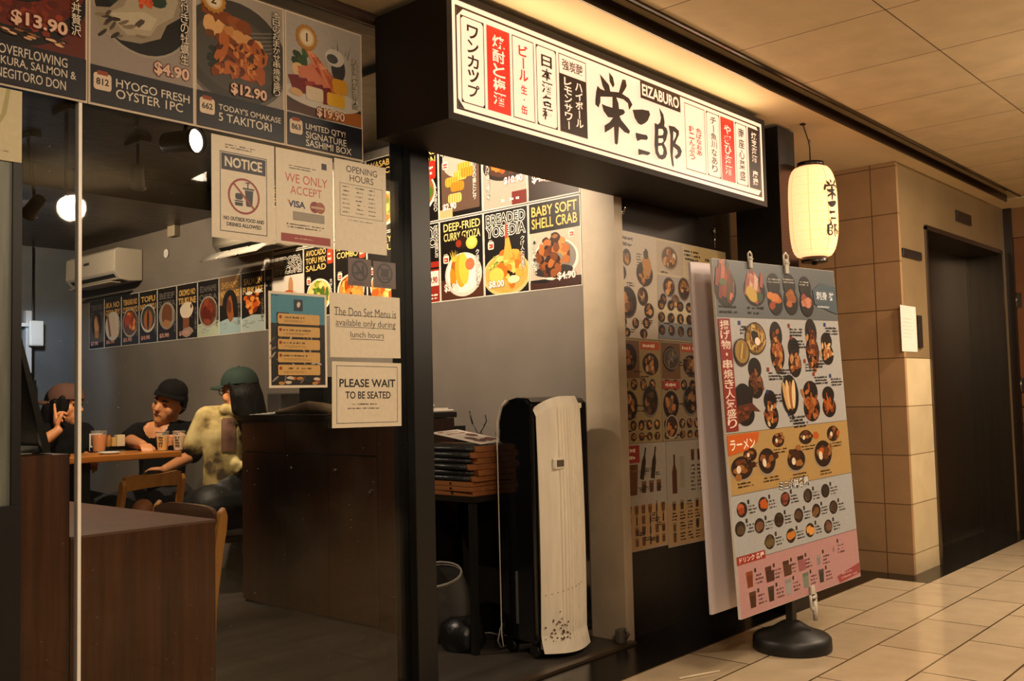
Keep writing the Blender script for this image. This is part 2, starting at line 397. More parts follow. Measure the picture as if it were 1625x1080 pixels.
# tiled pier and lift front
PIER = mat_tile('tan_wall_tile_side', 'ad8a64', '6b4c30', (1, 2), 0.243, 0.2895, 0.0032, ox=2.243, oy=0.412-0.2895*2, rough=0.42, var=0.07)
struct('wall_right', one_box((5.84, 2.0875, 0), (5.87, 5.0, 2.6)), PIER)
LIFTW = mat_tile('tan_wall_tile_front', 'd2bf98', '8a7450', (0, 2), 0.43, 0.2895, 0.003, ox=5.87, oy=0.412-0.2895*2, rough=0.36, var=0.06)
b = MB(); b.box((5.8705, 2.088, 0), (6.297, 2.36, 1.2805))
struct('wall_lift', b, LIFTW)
CLAD = mat('bronze_stone_cladding', '8c7654', rough=0.36, var=0.10, scale=3, metal=0.25)
b = MB(); b.box((5.8705, 2.088, 1.2825), (6.297, 2.36, 2.6)); b.box((6.299, 2.088, 2.117), (7.956, 2.36, 2.6)); b.box((7.956, 2.088, 0), (8.075, 2.36, 2.6))
struct('wall_lift_upper', b, CLAD)
# lift doorway: steel jambs, two door leaves in a dark recess
b = MB(); b.box((6.283, 2.075, 0), (6.31, 2.34, 2.12)); b.box((7.94, 2.075, 0), (7.968, 2.34, 2.12)); b.box((6.283, 2.075, 2.10), (7.968, 2.34, 2.13))
struct('door_1_frame', b, STEEL)
d1 = struct('door_1', one_box((6.31, 2.337, 0.006), (7.122, 2.36, 2.1)), DSTEEL)
struct('door_2', one_box((7.126, 2.337, 0.006), (7.94, 2.36, 2.1)), DSTEEL)
struct('trim_5', one_box((6.31, 2.30, 0.0), (7.94, 2.337, 0.008)), STEEL)
# wall across the end of the corridor with its brown service door
b = MB(); b.box((8.075, 2.03, 0), (8.2, 2.36, 2.6))
struct('trim_6', b, mat('dark_brown_jamb', '1b110a', rough=0.3))
BROWN = mat('brown_door_veneer', '6f4424', rough=0.4, var=0.08, scale=4)
d3 = struct('door_3', one_box((8.1, 0.6, 0.02), (8.16, 2.028, 2.23)), BROWN)
b = MB()
for z in (0.93, 0.80): b.box((8.092, 0.6, z), (8.101, 2.028, z+0.012))
b.build('rail', mat('door_groove', '2a170b', rough=0.4), d3)
for z in (0.52, 1.1, 1.75):
    b = MB(); b.tube([(8.09, 2.028, z-0.06), (8.09, 2.028, z+0.06)], 0.009); b.box((8.088, 1.99, z-.055), (8.101, 2.026, z+.055))
    b.build('hinge', STEEL, d3)
struct('wall_end', one_box((8.1, -4, 2.235), (8.2, 2.03, 2.6)), mat('end_wall_paint', '7a5734', rough=0.5))
struct('wall_end', one_box((8.1, -4, 0), (8.2, 0.598, 2.235)), mat('end_wall_paint', '7a5734'))

# shop walls, ceiling and front
struct('wall_shop_right', one_box((XW, 2.735, 0), (XW+.12, 8.1, 2.7)), GREYP)
struct('trim_7', one_box((XW-.002, YF-0.02, 0), (XW+.06, 2.735, 2.12)), mat('pale_door_jamb', 'b5a58e', rough=0.5, var=0.12, scale=6))
BACKP = mat('slate_wall_paint', '5d6268', rough=0.45, var=0.12, scale=4)
struct('wall_shop_back', one_box((-2.2, 7.95, 0), (XW, 8.1, 2.7)), BACKP)
struct('wall_shop_left', one_box((-2.2, 2.6, 0), (-2.05, 7.95, 2.7)), GREYP)
struct('ceiling_shop', one_box((-2.2, 2.62, 2.53), (XW, 8.0, 2.65)), DARKP)
struct('trim_8', one_box((-2.05, 5.75, 2.39), (XW, 7.95, 2.53)), DARKP)
struct('wall_front', one_box((XW+.012, YF, 0), (4.68, 2.66, 2.464)), BLACK)
struct('wall_front', one_box((2.33, YF, 2.09), (XW+.012, 2.66, 2.464)), BLACK)
struct('trim_9', one_box((-2, YF+.004, 2.42), (2.33, 2.66, 2.464)), mat_wood('dark_header_wood', '2a1a10', '3a2618', 0, 0.4))
struct('trim_10', one_box((4.55, 2.21, 0), (4.735, 2.46, 2.45)), BLACK)
struct('trim_11', one_box((2.326, 2.545, 0), (2.421, 2.66, 2.464), bev=0.004), BLACKM)

# glass front: two panes, their butt joint painted white as if catching light
GL = mat_glass('shop_glass')
EDGE = mat('glass_edge_sheen', 'f4efe4', rough=0.25)
w1 = struct('window_1', one_box((0.995, 2.58, 0.02), (1.148, 2.59, 2.42)), GL)
w2 = struct('window_2', one_box((1.160, 2.58, 0.02), (2.326, 2.59, 2.42)), GL)
struct('trim_12', one_box((1.1475, 2.570, 0.02), (1.1565, 2.592, 2.42)), EDGE)
# far left: frosted door leaf with black stile and bottom block
d4 = struct('door_4', one_box((0.2, YF-.01, 0.86), (0.972, YF+.01, 1.725)), mat('frosted_leaf', '6f7268', rough=0.35, var=0.35, scale=6, stretch=(6, 1, .6)))
b = MB(); b.box((0.972, YF-.02, 0.3), (0.994, YF+.02, 1.725)); b.build('stile', BLACKM, d4)
b = MB(); b.box((0.2, YF-.03, 0.0), (0.992, YF+.03, 0.86)); b.build('kick_plate', BLACKM, d4)
# back window with daylight and the pale pipe trunking beside it
w3 = struct('window_3', one_box((2.93, 7.93, 1.25), (3.045, 7.955, 1.78)), mat('daylit_blind', '7fa4d0', rough=0.5, emit=0.35))
b = MB(); b.box((2.92, 7.92, 1.23), (2.93, 7.96, 1.80)); b.box((3.045, 7.92, 1.23), (3.055, 7.96, 1.80)); b.box((2.92, 7.92, 1.78), (3.055, 7.96, 1.80)); b.build('window_frame', mat('window_frame', '3b2a22', rough=0.5), w3)

# ================================================================== SHOP SIGN (lightbox)
SX0, SX1, SZ0, SZ1, SY = 2.195, 4.34, 2.028, 2.412, 2.2
sign = thing('shop_sign', 'long backlit cream lightbox sign with black brush characters above the doorway', 'sign', (SX0, SY, SZ0))
b = MB(); e = .024
b.box((-e, 0.012, -e), (SX1-SX0+e, 0.345, SZ1-SZ0+e))
for lo, hi in (((-e, -.012, -e), (SX1-SX0+e, .012, 0)), ((-e, -.012, SZ1-SZ0), (SX1-SX0+e, .012, SZ1-SZ0+e)), ((-e, -.012, 0), (0, .012, SZ1-SZ0)), ((SX1-SX0, -.012, 0), (SX1-SX0+e, .012, SZ1-SZ0))): b.box(lo, hi)
part('case', b, mat('sign_case', '1a120c', rough=0.55, var=0.2, scale=5, spec=0.25), sign)
EM = 1.12
def signink(c): return {'cream': mat('lit_cream', '6a6454', rough=0.35, emit=1.0, ec=(1.5, 0.85, 0.54)), 'dark': mat('sign_brown_ink', '2a1409', rough=0.4), 'red': mat('lit_red', 'c8220f', rough=0.35, emit=1.0, ec=(0.66, 0.02, 0.008))}[c]
W, H = SX1-SX0, SZ1-SZ0
p = Print(W, H, 'cream', 0.006, signink, 1e-4)
p.frame(.018, .017, W-.018, H-.017, .007, 'dark')
k = .030
for sx, sy in ((0, 0), (0, 1), (1, 0), (1, 1)):
    cx = .025 if sx == 0 else W-.025; cy = .024 if sy == 0 else H-.024; dx = k if sx == 0 else -k; dy = k if sy == 0 else -k
    p.poly([(cx, cy), (cx+dx, cy), (cx, cy+dy)], 'dark')
def panel(x0, x1, kind, y0=.045, y1=None):
    y1 = y1 or H-.045; x0 -= SX0; x1 -= SX0
    if kind == 'red': p.rect(x0, y0, x1, y1, 'red')
    elif kind == 'darkfill': p.rect(x0, y0, x1, y1, 'dark')
    else:
        p.frame(x0, y0, x1, y1, .0035, 'dark')
        if kind == 'fancy':
            q = .016
            for cx, dx in ((x0, q), (x1, -q)):
                for cy, dy in ((y0, q), (y1, -q)): p.poly([(cx, cy), (cx+dx, cy), (cx, cy+dy)], 'dark')
    return x0, y0, x1, y1
x0, y0, x1, y1 = panel(2.236, 2.349, 'fancy'); p.vtext('ワンカップ', x0+.03, y0+.02, x1-.028, y1-.025, 'dark', .022)
x0, y0, x1, y1 = panel(2.361, 2.478, 'red'); p.vtext('焼酎と梅酒', x0+.028, y0+.02, x1-.026, y1-.025, 'cream', .018)
x0, y0, x1, y1 = panel(2.490, 2.607, 'plain'); p.vtext('ビール', x0+.034, y0+.135, x1-.034, y1-.025, 'red', .026); p.vtext('生・缶', x0+.042, y0+.018, x1-.042, y0+.125, 'red', .022)
x0, y0, x1, y1 = panel(2.618, 2.733, 'fancy'); p.vtext('日本酒各種', x0+.028, y0+.02, x1-.026, y1-.03, 'dark', .022)
x0, y0, x1, y1 = panel(2.746, 2.912, 'plain'); p.rect(x0, y0, x1, y1-.075, 'dark'); p.text('強炭酸', x0+.02, y1-.058, x1-.02, y1-.016, 'dark', .012)
p.vtext('ハイボール', x0+.095, y0+.03, x0+.14, y1-.09, 'cream', .022); p.vtext('レモンサワー', x0+.028, y0+.012, x0+.073, y1-.085, 'cream', .022)
x0, y0, x1, y1 = panel(3.614, 3.784, 'plain'); p.vtext('色ばなおあ', x0+.092, y0+.075, x0+.137, y1-.095, 'red', .024); p.vtext('釣ニんぷう', x0+.03, y0+.045, x0+.075, y1-.095, 'red', .024)
x0, y0, x1, y1 = panel(3.795, 3.913, 'fancy'); p.vtext('チー魚川なあり', x0+.036, y0+.018, x1-.032, y1-.018, 'dark', .014)
x0, y0, x1, y1 = panel(3.920, 4.044, 'red'); p.vtext('やぎひ海酒', x0+.03, y0+.025, x1-.03, y1-.03, 'cream', .018)
x0, y0, x1, y1 = panel(4.054, 4.165, 'fancy'); p.vtext('南座心菜盛', x0+.03, y0+.018, x1-.028, y1-.022, 'dark', .014)
x0, y0, x1, y1 = panel(4.177, 4.292, 'darkfill'); p.vtext('焼芝海酒 唐揚', x0+.032, y0+.015, x1-.03, y1-.018, 'cream', .018)
BR = {
'ei1': [(2.9901, 2.3427), (3.0147, 2.3308), (3.0502, 2.3125), (3.0598, 2.2836), (3.0266, 2.2762), (3.006, 2.3002)],
'ei2': [(3.0527, 2.3642), (3.0778, 2.35), (3.0876, 2.321), (3.0757, 2.3072), (3.0546, 2.3268)],
'ei3': [(3.1419, 2.356), (3.165, 2.3591), (3.1715, 2.3356), (3.1591, 2.3192), (3.135, 2.2935), (3.1122, 2.2907), (3.1249, 2.3182)],
'ei4': [(2.9734, 2.2919), (2.9923, 2.2839), (3.0269, 2.2829), (3.1087, 2.2967), (3.1389, 2.2966), (3.1844, 2.2884), (3.2082, 2.2685), (3.1941, 2.2518), (3.1819, 2.2402), (3.1756, 2.2661), (3.1454, 2.2754), (3.0926, 2.2729), (3.0405, 2.2629), (2.9909, 2.2529), (2.9898, 2.2308), (2.9765, 2.2062), (2.9557, 2.2148), (2.9565, 2.2324), (2.9629, 2.2642)],
'ei5': [(3.0702, 2.2703), (3.0964, 2.2738), (3.1103, 2.2521), (3.1129, 2.2303), (3.1433, 2.2344), (3.1543, 2.2254), (3.1423, 2.2139), (3.1152, 2.2017), (3.1259, 2.1881), (3.1628, 2.1684), (3.1852, 2.1546), (3.1768, 2.1417), (3.1463, 2.1427), (3.1093, 2.158), (3.1037, 2.1212), (3.0984, 2.089), (3.0891, 2.0816), (3.0759, 2.0849), (3.074, 2.1511), (3.0489, 2.1352), (3.0116, 2.1148), (3.0115, 2.1433), (3.0466, 2.1634), (3.0698, 2.1858), (3.0365, 2.1812), (3.0084, 2.1997), (2.9967, 2.2257), (3.0313, 2.2243), (3.068, 2.2254)],
'san1': [(3.207, 2.2463), (3.2773, 2.2623), (3.326, 2.2669), (3.335, 2.2533), (3.3155, 2.2237), (3.2945, 2.2089), (3.2657, 2.1954), (3.2421, 2.1976), (3.2195, 2.216)],
'san2': [(3.2226, 2.1558), (3.2717, 2.1583), (3.3039, 2.1611), (3.3131, 2.1512), (3.3028, 2.1401), (3.2624, 2.1349), (3.2341, 2.1228), (3.2247, 2.1371)],
'san3': [(3.238, 2.0925), (3.2761, 2.0928), (3.3204, 2.0932), (3.3275, 2.0888), (3.3074, 2.077), (3.2671, 2.0747), (3.239, 2.0666)],
'ro1': [(3.402, 2.2978), (3.4343, 2.2736), (3.4427, 2.242), (3.4383, 2.2244), (3.4566, 2.2185), (3.4643, 2.2032), (3.4494, 2.1671), (3.4314, 2.1495), (3.4474, 2.1334), (3.4546, 2.1109), (3.4406, 2.0895), (3.4145, 2.077), (3.3853, 2.0777), (3.3639, 2.0952), (3.3577, 2.1315), (3.364, 2.1841), (3.3646, 2.2241), (3.3894, 2.222), (3.4068, 2.2349), (3.4147, 2.2554)],
'ro2': [(3.4721, 2.2344), (3.5182, 2.2377), (3.5528, 2.2274), (3.5535, 2.2105), (3.5277, 2.1767), (3.5227, 2.1661), (3.5574, 2.1579), (3.5723, 2.1411), (3.5593, 2.117), (3.5273, 2.098), (3.5103, 2.1062), (3.5377, 2.1254), (3.5342, 2.1392), (3.5042, 2.1483), (3.4974, 2.1088), (3.5046, 2.0692), (3.4987, 2.0577), (3.4864, 2.0686), (3.4768, 2.1243), (3.4834, 2.1925)]}
HO = [[(3.3925, 2.2037), (3.4222, 2.2094), (3.4317, 2.1994), (3.4249, 2.1839), (3.3908, 2.1751)], [(3.3902, 2.1632), (3.4241, 2.1695), (3.4276, 2.1583), (3.4144, 2.1488), (3.3891, 2.1442)],
      [(3.3866, 2.1296), (3.4138, 2.1369), (3.4254, 2.12), (3.42, 2.1002), (3.3987, 2.0941), (3.3854, 2.1083)], [(3.5083, 2.2164), (3.5298, 2.2109), (3.5244, 2.1954), (3.5039, 2.1723)]]
def brush(pr, f, c, bg):
    for q in BR.values(): pr.poly([f(x, z) for x, z in q], c)
    for q in HO: pr.poly([f(x, z) for x, z in q], bg)
brush(p, lambda x, z: (x-SX0, z-SZ0), 'dark', 'cream')
p.rect(3.266-SX0, 2.309-SZ0, 3.571-SX0, 2.383-SZ0, 'dark'); p.text('EIZABURO', 3.279-SX0, 2.322-SZ0, 3.559-SX0, 2.371-SZ0, 'cream', .025)
p.build('lit_face', None, None, frameM((0, -.008, 0), (1, 0, 0), (0, 0, 1)), parent=sign)

# ================================================================== PAPER LANTERN
LX, LY = 4.725, 2.12
lan = thing('paper_lantern', 'glowing cream paper lantern with black characters hanging from the ceiling', 'lantern', (LX, LY, 1.755))
LR, LH = .124, .468
prof = []; N = 60
def lrad(t): return .066 + (LR-.066)*min(1.0, (1-abs(2*t-1)**3.2))**.5
for i in range(N+1):
    t = i/N; prof.append((lrad(t)+(.0016 if i % 2 else -.0006), .025+LH*t))
b = MB(); b.lathe(prof, n=40, cap=False)
part('paper_shade', b, mat('lantern_paper', 'fbdc9c', rough=0.8, emit=1.0, ec=(1.9, 0.71, 0.32), bump=0.15, scale=30), lan)
b = MB()
for i in range(1, N, 3): b.lathe([(lrad(i/N)+.0012, .025+LH*i/N-.0006), (lrad(i/N)+.0018, .025+LH*i/N+.0006)], n=40, cap=False)
for kk in range(8):
    a = 2*PI*kk/8+.3; b.tube([((lrad(t/20)+.001)*math.cos(a), (lrad(t/20)+.001)*math.sin(a), .025+LH*t/20) for t in range(21)], .0016, n=5)
part('ribs', b, mat('lantern_rib', 'c99a55', rough=0.8, emit=1.0, ec=(0.85, 0.44, 0.15)), lan)
BLK = mat('black_lacquer', '0d0b0a', rough=0.3)
b = MB(); b.lathe([(.064, LH+.026), (.067, LH+.026), (.067, LH+.048), (.05, LH+.052)], n=28); part('top_ring', b, BLK, lan)
b = MB(); b.lathe([(.066, 0), (.066, .027), (.05, .027)], n=28); b.lathe([(.012, -.014), (.014, 0)], n=10); part('bottom_ring', b, BLK, lan)
b = MB(); hook = (-.07, .0, 2.464-1.755)
b.tube([(0, 0, LH+.05), (.0, 0, .60), (-.012, 0, .63), (-.03, 0, .655), (-.055, 0, .685), hook], .0035, n=6); b.tube([(-.012, 0, .618), (.006, 0, .626), (.004, 0, .638), (-.01, 0, .636)], .0025, n=5)
b.lathe([(.016, hook[2]-.006), (.012, hook[2])], n=12, M=Matrix.Translation((-.07, 0, 0))); part('cord', b, mat('lantern_cord', '3a1d0d', rough=0.6), lan)
# the brush characters wrap round the paper
b = MB(); ac = rad(-106)
def wrap(x, z):
    a = ac+x/LR; return ((LR+.004)*math.cos(a), (LR+.004)*math.sin(a), z)
def wrap_poly(q, sc, cx, cz, oz, mt, out):
    pts = [Vector(((x-cx)*sc, (z-cz)*sc+oz, 0)) for x, z in q]
    bm = bmesh.new(); f = bm.faces.new([bm.verts.new(t) for t in pts]); bmesh.ops.triangulate(bm, faces=[f])
    bmesh.ops.subdivide_edges(bm, edges=bm.edges[:], cuts=1); bm.verts.index_update()
    b.add([Vector(wrap(v.co.x, v.co.y))*1 + Vector((math.cos(ac), math.sin(ac), 0))*out for v in bm.verts], [[v.index for v in f.verts] for f in bm.faces], mt); bm.free()
INK = mat('lantern_ink', '140a05', rough=0.7); PAP = mat('lantern_paper', 'fbdc9c')
for n, q in BR.items():
    if n[:2] == 'ei': wrap_poly(q, .38, 3.085, 2.22, .352, INK, 0)
    elif n[:3] == 'san': wrap_poly(q, .50, 3.268, 2.165, .248, INK, 0)
    else: wrap_poly(q, .38, 3.465, 2.18, .158, INK, 0)
for q in HO: wrap_poly(q, .38, 3.465, 2.18, .158, PAP, .002)
part('brush_characters', b, INK, lan)

# ================================================================== NOTICES AND POSTERS ON THE GLASS
R = random.Random(5)
PY = 2.566
def font_lines(p, lines, x0, y1, h, gap, c, bold, x1, align='L'):
    for i, t in enumerate(lines): p.text(t, x0, y1-(i+1)*h-i*gap, x1, y1-i*gap-i*h, c, bold, align, True)
def medal(p, cx, cy, r, n):
    for k in range(16):
        a = 2*PI*k/16; p.ell(cx+r*math.cos(a), cy+r*math.sin(a), r*.22, r*.22, 'a8742e', 8)
    p.ell(cx, cy, r, r, 'b07c34', 24); p.ell(cx, cy, r*.8, r*.8, 'd9c7a4', 24); p.ring(cx, cy, r*.72, r*.72, r*.04, '9a6f35'); p.text(n, cx-r*.3, cy-r*.38, cx+r*.3, cy+r*.42, '33200f', .02, keep=True)
def badge(p, x, y, s, n):
    p.rrect(x, y, x+s, y+s*.95, s*.16, 'd2bda0'); p.rect(x+s*.2, y+s*.84, x+s*.8, y+s*1.08, '8a3a1c'); p.text(n, x+s*.14, y+s*.28, x+s*.86, y+s*.66, '2a1f24', .03)
def vcol(p, x0, y0, x1, y1, s, c='e8dcc2', o='1a120d'): p.vtext(s, x0, y0, x1, y1, c, .0, .94, out=o, ow=.05)
PW, PH, PZ = .318, .447, 1.922
def top_poster(x, kind):
    p = Print(PW, PH, 'c8b8a0', .0025)
    bw = .006; bx = bw; ex = PW-bw; band = .118; p.clip = (bw, bw, PW-bw, PH-bw)
    p.rect(bx, bw, ex, PH-bw, {'oyster': '8f8377', 'tak': '948b80', 'sashimi': 'a29a90', 'ikura': '5a2012'}[kind])
    if kind == 'ikura':
        p.ell(.12, .33, .21, .215, '120d0b', 30); p.ell(.12, .35, .20, .19, '62200f', 30)
        for k in range(60): p.blob(.02+R.random()*.24, .16+R.random()*.1, .012, .011, R.choice(['7a2a14', '6a2010', '8c3418', '521808']), R)
        p.ell(.12, .305, .115, .075, '100c0a', 26); p.ell(.12, .345, .08, .05, 'a33a1c', 26)
        for k in range(40): a = R.random()*6.28; q = R.random()**.5; p.blob(.12+.07*q*math.cos(a), .35+.04*q*math.sin(a), .011, .01, R.choice(['b8441f', '9c3116', 'c55a2c']), R)
        for k in range(40): p.blob(bx+R.random()*.25, .137+R.random()*.02, .014, .0035, R.choice(['c99a70', '2a120a', '8a5a38', 'd8b088', '3a1a10']), R, -.1)
        price = '$13.90'; px = (.118, .165, .262, .205); num = None; lines = ['OVERFLOWING', 'IKURA, SALMON &', 'NEGITORO DON']
        jp = 'イクラかけ丼贅沢'
    if kind == 'oyster':
        p.ell(.158, .31, .148, .142, '9a917f', 34); p.ell(.158, .312, .143, .137, '12100f', 34)
        p.poly([(.03, .32), (.06, .33), (.055, .35), (.085, .355), (.075, .38), (.1, .385), (.085, .41), (.13, .43), (.16, .40), (.13, .33), (.08, .29)], '1b2a1e')
        for q, c in (([(.015, .275), (.06, .285), (.1, .33), (.11, .39), (.17, .435), (.25, .42), (.29, .37), (.28, .32), (.23, .28), (.21, .235), (.15, .205), (.09, .2), (.03, .22)], '8d806a'), ([(.05, .265), (.1, .3), (.13, .37), (.18, .415), (.24, .40), (.265, .36), (.25, .31), (.2, .27), (.18, .235), (.11, .22)], 'a5987e'), ([(.06, .27), (.11, .285), (.16, .3), (.2, .29), (.18, .25), (.1, .24)], 'b5a98f')): p.poly(q, c)
        for k in range(16): p.blob(.03+R.random()*.12, .205+R.random()*.06, .02, .006, R.choice(['4a3d31', '6d5f4c', '2e251d', '7d6c55']), R, R.random())
        p.ell(.2, .345, .03, .022, '25382a', 10); p.blob(.165, .37, .022, .016, '101312', R)
        for k in range(26): p.blob(.16+R.gauss(0, .012), .335+R.gauss(0, .011), .008, .008, R.choice(['c9542a', 'd8633a', 'b3431f']), R)
        price = '$4.90'; px = (.19, .125, .30, .165); num = '812'; lines = ['HYOGO FRESH', 'OYSTER 1PC']; jp = '自身付きの牡蠣生'
    if kind == 'tak':
        p.rect(bx, .30, ex, PH-bw, '9b9184'); p.ell(.14, .25, .19, .165, '5d574f', 34); p.ell(.14, .257, .184, .16, '3a3732', 34); p.ell(.14, .25, .15, .12, '48443d', 30)
        for k in range(6): p.poly([(.05+k*.02, .30-k*.01), (.30, .36-k*.012), (.30, .356-k*.012), (.05+k*.02, .294-k*.01)], '6e675c')
        for k in range(10): p.blob(.05+R.random()*.03, .18+R.random()*.08, .016, .01, '1f2a1c', R)
        for i in range(5): p.blob(.05+i*.030, .368-i*.006, .036, .024, R.choice(['8b4a20', '7a3c18']), R, -.2)
        for i in range(6):
            p.blob(.05+i*.033, .322-i*.007, .029, .034, R.choice(['c08a50', 'b47a3e', 'd0a066']), R); p.blob(.052+i*.033, .297-i*.007, .024, .014, '6a3a18', R)
        for i in range(30): p.blob(.075+R.random()*.16, .19+R.random()*.095, .036, .021, R.choice(['8f4a1c', 'a85a24', '74350f', '5a260c', '9c4d1c']), R, R.random()*2)
        for i in range(40): p.blob(.07+R.random()*.17, .185+R.random()*.10, .014, .006, R.choice(['b5672c', '4a1f0b', 'c27a3a']), R, R.random()*3)
        medal(p, .062, .402, .036, '2'); price = '$12.90'; px = (.12, .122, .248, .16); num = '662'; lines = ["TODAY'S OMAKASE", '5 TAKITORI']; jp = '本日のおまかせ串焼き盛り'
    if kind == 'sashimi':
        p.ell(.13, .16, .19, .045, '3a3029', 30); p.rect(bx, .118, ex, .15, '4a3020'); p.poly([(.12, .15), (ex, .165), (ex, .12), (.16, .118)], '9a5a26')
        p.ell(.15, .185, .16, .04, 'b9b1a4', 26)
        for i in range(5): p.blob(.03+R.random()*.05, .27+R.random()*.06, .022, .014, R.choice(['2f4a28', '3b5a2e', '24381f']), R, R.random()*3)
        for i in range(7): p.poly([(.2+i*.008, .30), (.17+i*.02, .36+.02*(i % 3)), (.208+i*.008, .31)], '2c3a2a')
        p.ell(.22, .30, .05, .06, 'a9a294', 18); p.ell(.215, .30, .03, .045, '3a3a3a', 14); p.ell(.2, .335, .04, .03, 'c2bcb0', 14); p.ell(.19, .33, .024, .016, '4a4846', 12)
        for i in range(4): p.ell(.05+.025*i, .262-.004*i, .024, .022, R.choice(['c89f6a', 'd0aa78']), 12)
        for i in range(12): p.poly([(.075+i*.010, .338-.008*i), (.10+i*.010, .345-.008*i), (.185+i*.005, .24-.004*i), (.155+i*.005, .228-.003*i)], R.choice(['b5603a', 'c87850', 'a8502c', 'd08a64'])); p.line(.088+i*.010, .340-.008*i, .17+i*.005, .236-.004*i, .0025, 'd8a488')
        for i in range(10): p.poly([(.045+R.random()*.05, .25+R.random()*.03), (.10+R.random()*.05, .265+R.random()*.03), (.15+R.random()*.03, .225), (.08, .215)], R.choice(['b0503a', 'c07050', '9a3c2a']))
        for i in range(5): p.poly([(.01+.032*i, .235-.004*i), (.05+.032*i, .243-.004*i), (.085+.03*i, .195-.006*i), (.03+.03*i, .19-.006*i)], R.choice(['7a2420', '8f3028', '6a1c1a']))
        p.rrect(.08, .17, .15, .215, .008, 'c9b79a'); p.rrect(.165, .168, .24, .212, .008, 'd0a02c'); p.rrect(.19, .215, .25, .265, .01, 'c8902a'); p.blob(.04, .185, .03, .016, 'c29a68', R)
        p.text('MARKUP', .14, .145, .24, .16, 'd8c7a8', .02)
        medal(p, .085, .375, .036, '1'); price = '$19.90'; px = (.122, .117, .238, .152); num = '863'; lines = ['LIMITED QTY!', 'SIGNATURE', 'SASHIMI BOX']; jp = 'おすすめ刺身盛合弁当'
    p.rect(bx, bw, ex, band-.006 if kind != 'ikura' else band, '12131c')
    if kind == 'ikura':
        for t, x0, x1, y in ((lines[0], .088, .262, .083), (lines[1], .088, .285, .052), (lines[2], .082, .258, .021)): p.text(t, x0, y, x1, y+.025, 'cfc3b0', .005)
    else:
        badge(p, .014, .045, .05, num); font_lines(p, lines, .077, .088, .0225 if len(lines) == 3 else .026, .004, 'd6cbb8', .005, .30)
    p.text(price, *px, 'd9b49a', .03, out='5a1a10', ow=.05)
    vcol(p, .272, .175 if kind != 'tak' else .15, .298, .425 if kind != 'sashimi' else .35, jp)
    return p
TOPS = [('ikura', .851, 'poster of a salmon roe rice bowl priced $13.90, top left of the glass'), ('oyster', 1.171, 'poster of a raw oyster in a black bowl priced $4.90, on the glass'),
        ('tak', 1.489, 'poster of brown grilled skewers with gold medal 2, priced $12.90'), ('sashimi', 1.809, 'poster of a colourful sashimi box with gold medal 1, priced $19.90')]
for kind, x, lab in TOPS: top_poster(x, kind).build('food_poster', lab, 'poster', facadeM(x, PZ, PY), 'food posters along the top of the glass')

# A4 notices in clear sleeves
def sheet(name, x, z, w, h, lab, fill, tilt=0.0, base='d6cab2', group=None):
    p = Print(w, h, base, .0015); fill(p, w, h)
    p.build(name, lab, 'sign', facadeM(x, z, PY) @ Matrix.Rotation(tilt, 4, 'Z'), group)
def f_notice(p, w, h):
    p.scrib(.045, h-.036, w-.045, h-.020, '4a4038', R, 2); D = '22222a'
    p.frame(.028, .022, w-.028, h-.046, .0025, D); p.rect(.033, h-.102, w-.033, h-.051, D); p.text('NOTICE', .045, h-.092, w-.045, h-.060, 'd8cdb6', .03)
    cx, cy, r = w/2, .137, .056
    p.rrect(cx-.031, cy-.012, cx-.004, cy+.008, .008, D); p.rect(cx-.033, cy-.018, cx-.003, cy-.014, D); p.rrect(cx-.032, cy-.031, cx-.004, cy-.020, .004, D)
    p.poly([(cx+.003, cy+.02), (cx+.033, cy+.02), (cx+.029, cy-.030), (cx+.008, cy-.030)], D); p.rect(cx-.004, cy+.022, cx+.037, cy+.027, D); p.rect(cx+.012, cy+.027, cx+.016, cy+.043, D); p.rect(cx+.006, cy+.041, cx+.02, cy+.045, D)
    p.ring(cx, cy, r, r, .0065, '8a1f18'); p.line(cx-r*.68, cy+r*.68, cx+r*.68, cy-r*.68, .006, '8a1f18')
    p.text('NO OUTSIDE FOOD AND', .04, .058, w-.04, .070, D, .03); p.text('DRINKS ALLOWED', .05, .040, w-.05, .052, D, .03)
sheet('notice_sign', 1.543, 1.598, .222, .313, 'white notice with a struck-out burger and cup, leftmost of three sheets', f_notice, group='notices on the glass')
def f_visa(p, w, h):
    p.rect(w-.045, h-.045, w-.024, h-.024, '2a2433'); p.scrib(.05, h-.062, w-.06, h-.046, '3c342e', R, 2)
    p.text('WE ONLY', .035, h-.105, w-.022, h-.076, 'b8423c', .0); p.text('ACCEPT', .055, h-.142, w-.045, h-.115, 'b8423c', .0)
    p.text('VISA', .045, h-.185, .113, h-.163, '23264f', .04); p.poly([(.040, h-.163), (.048, h-.163), (.053, h-.173)], 'c98a2a')
    p.ell(.150, h-.175, .019, .019, '7a2018', 20); p.ell(.172, h-.175, .019, .019, '8f4a2a', 20); p.rect(.135, h-.179, .187, h-.172, 'b89a80')
    p.rect(.064, h-.226, .188, h-.198, '8d8574'); p.frame(.064, h-.226, .188, h-.198, .0015, '6f6858')
    p.scrib(.04, .052, w-.03, .07, '3c342e', R, 2); p.rect(.018, .008, w-.012, .034, '8f2a20'); p.scrib(.07, .018, w-.06, .025, 'c9a790', R, 1)
sheet('payment_sign', 1.770, 1.605, .224, .306, 'white sheet headed in red WE ONLY ACCEPT, middle of three sheets', f_visa, group='notices on the glass')
def f_hours(p, w, h):
    p.text('OPENING', .05, h-.04, w-.04, h-.017, '33302c', .006); p.text('HOURS', .065, h-.07, w-.057, h-.047, '33302c', .006)
    p.frame(.022, .118, w-.016, h-.080, .0016, '4a443c')
    for r in range(7):
        for x in (.032, .09, .145): p.scrib(x, .128+r*.0145, x+.038, .136+r*.0145, '4a443c', R, 1)
    p.scrib(.055, .103, w-.03, .109, '4a443c', R, 1)
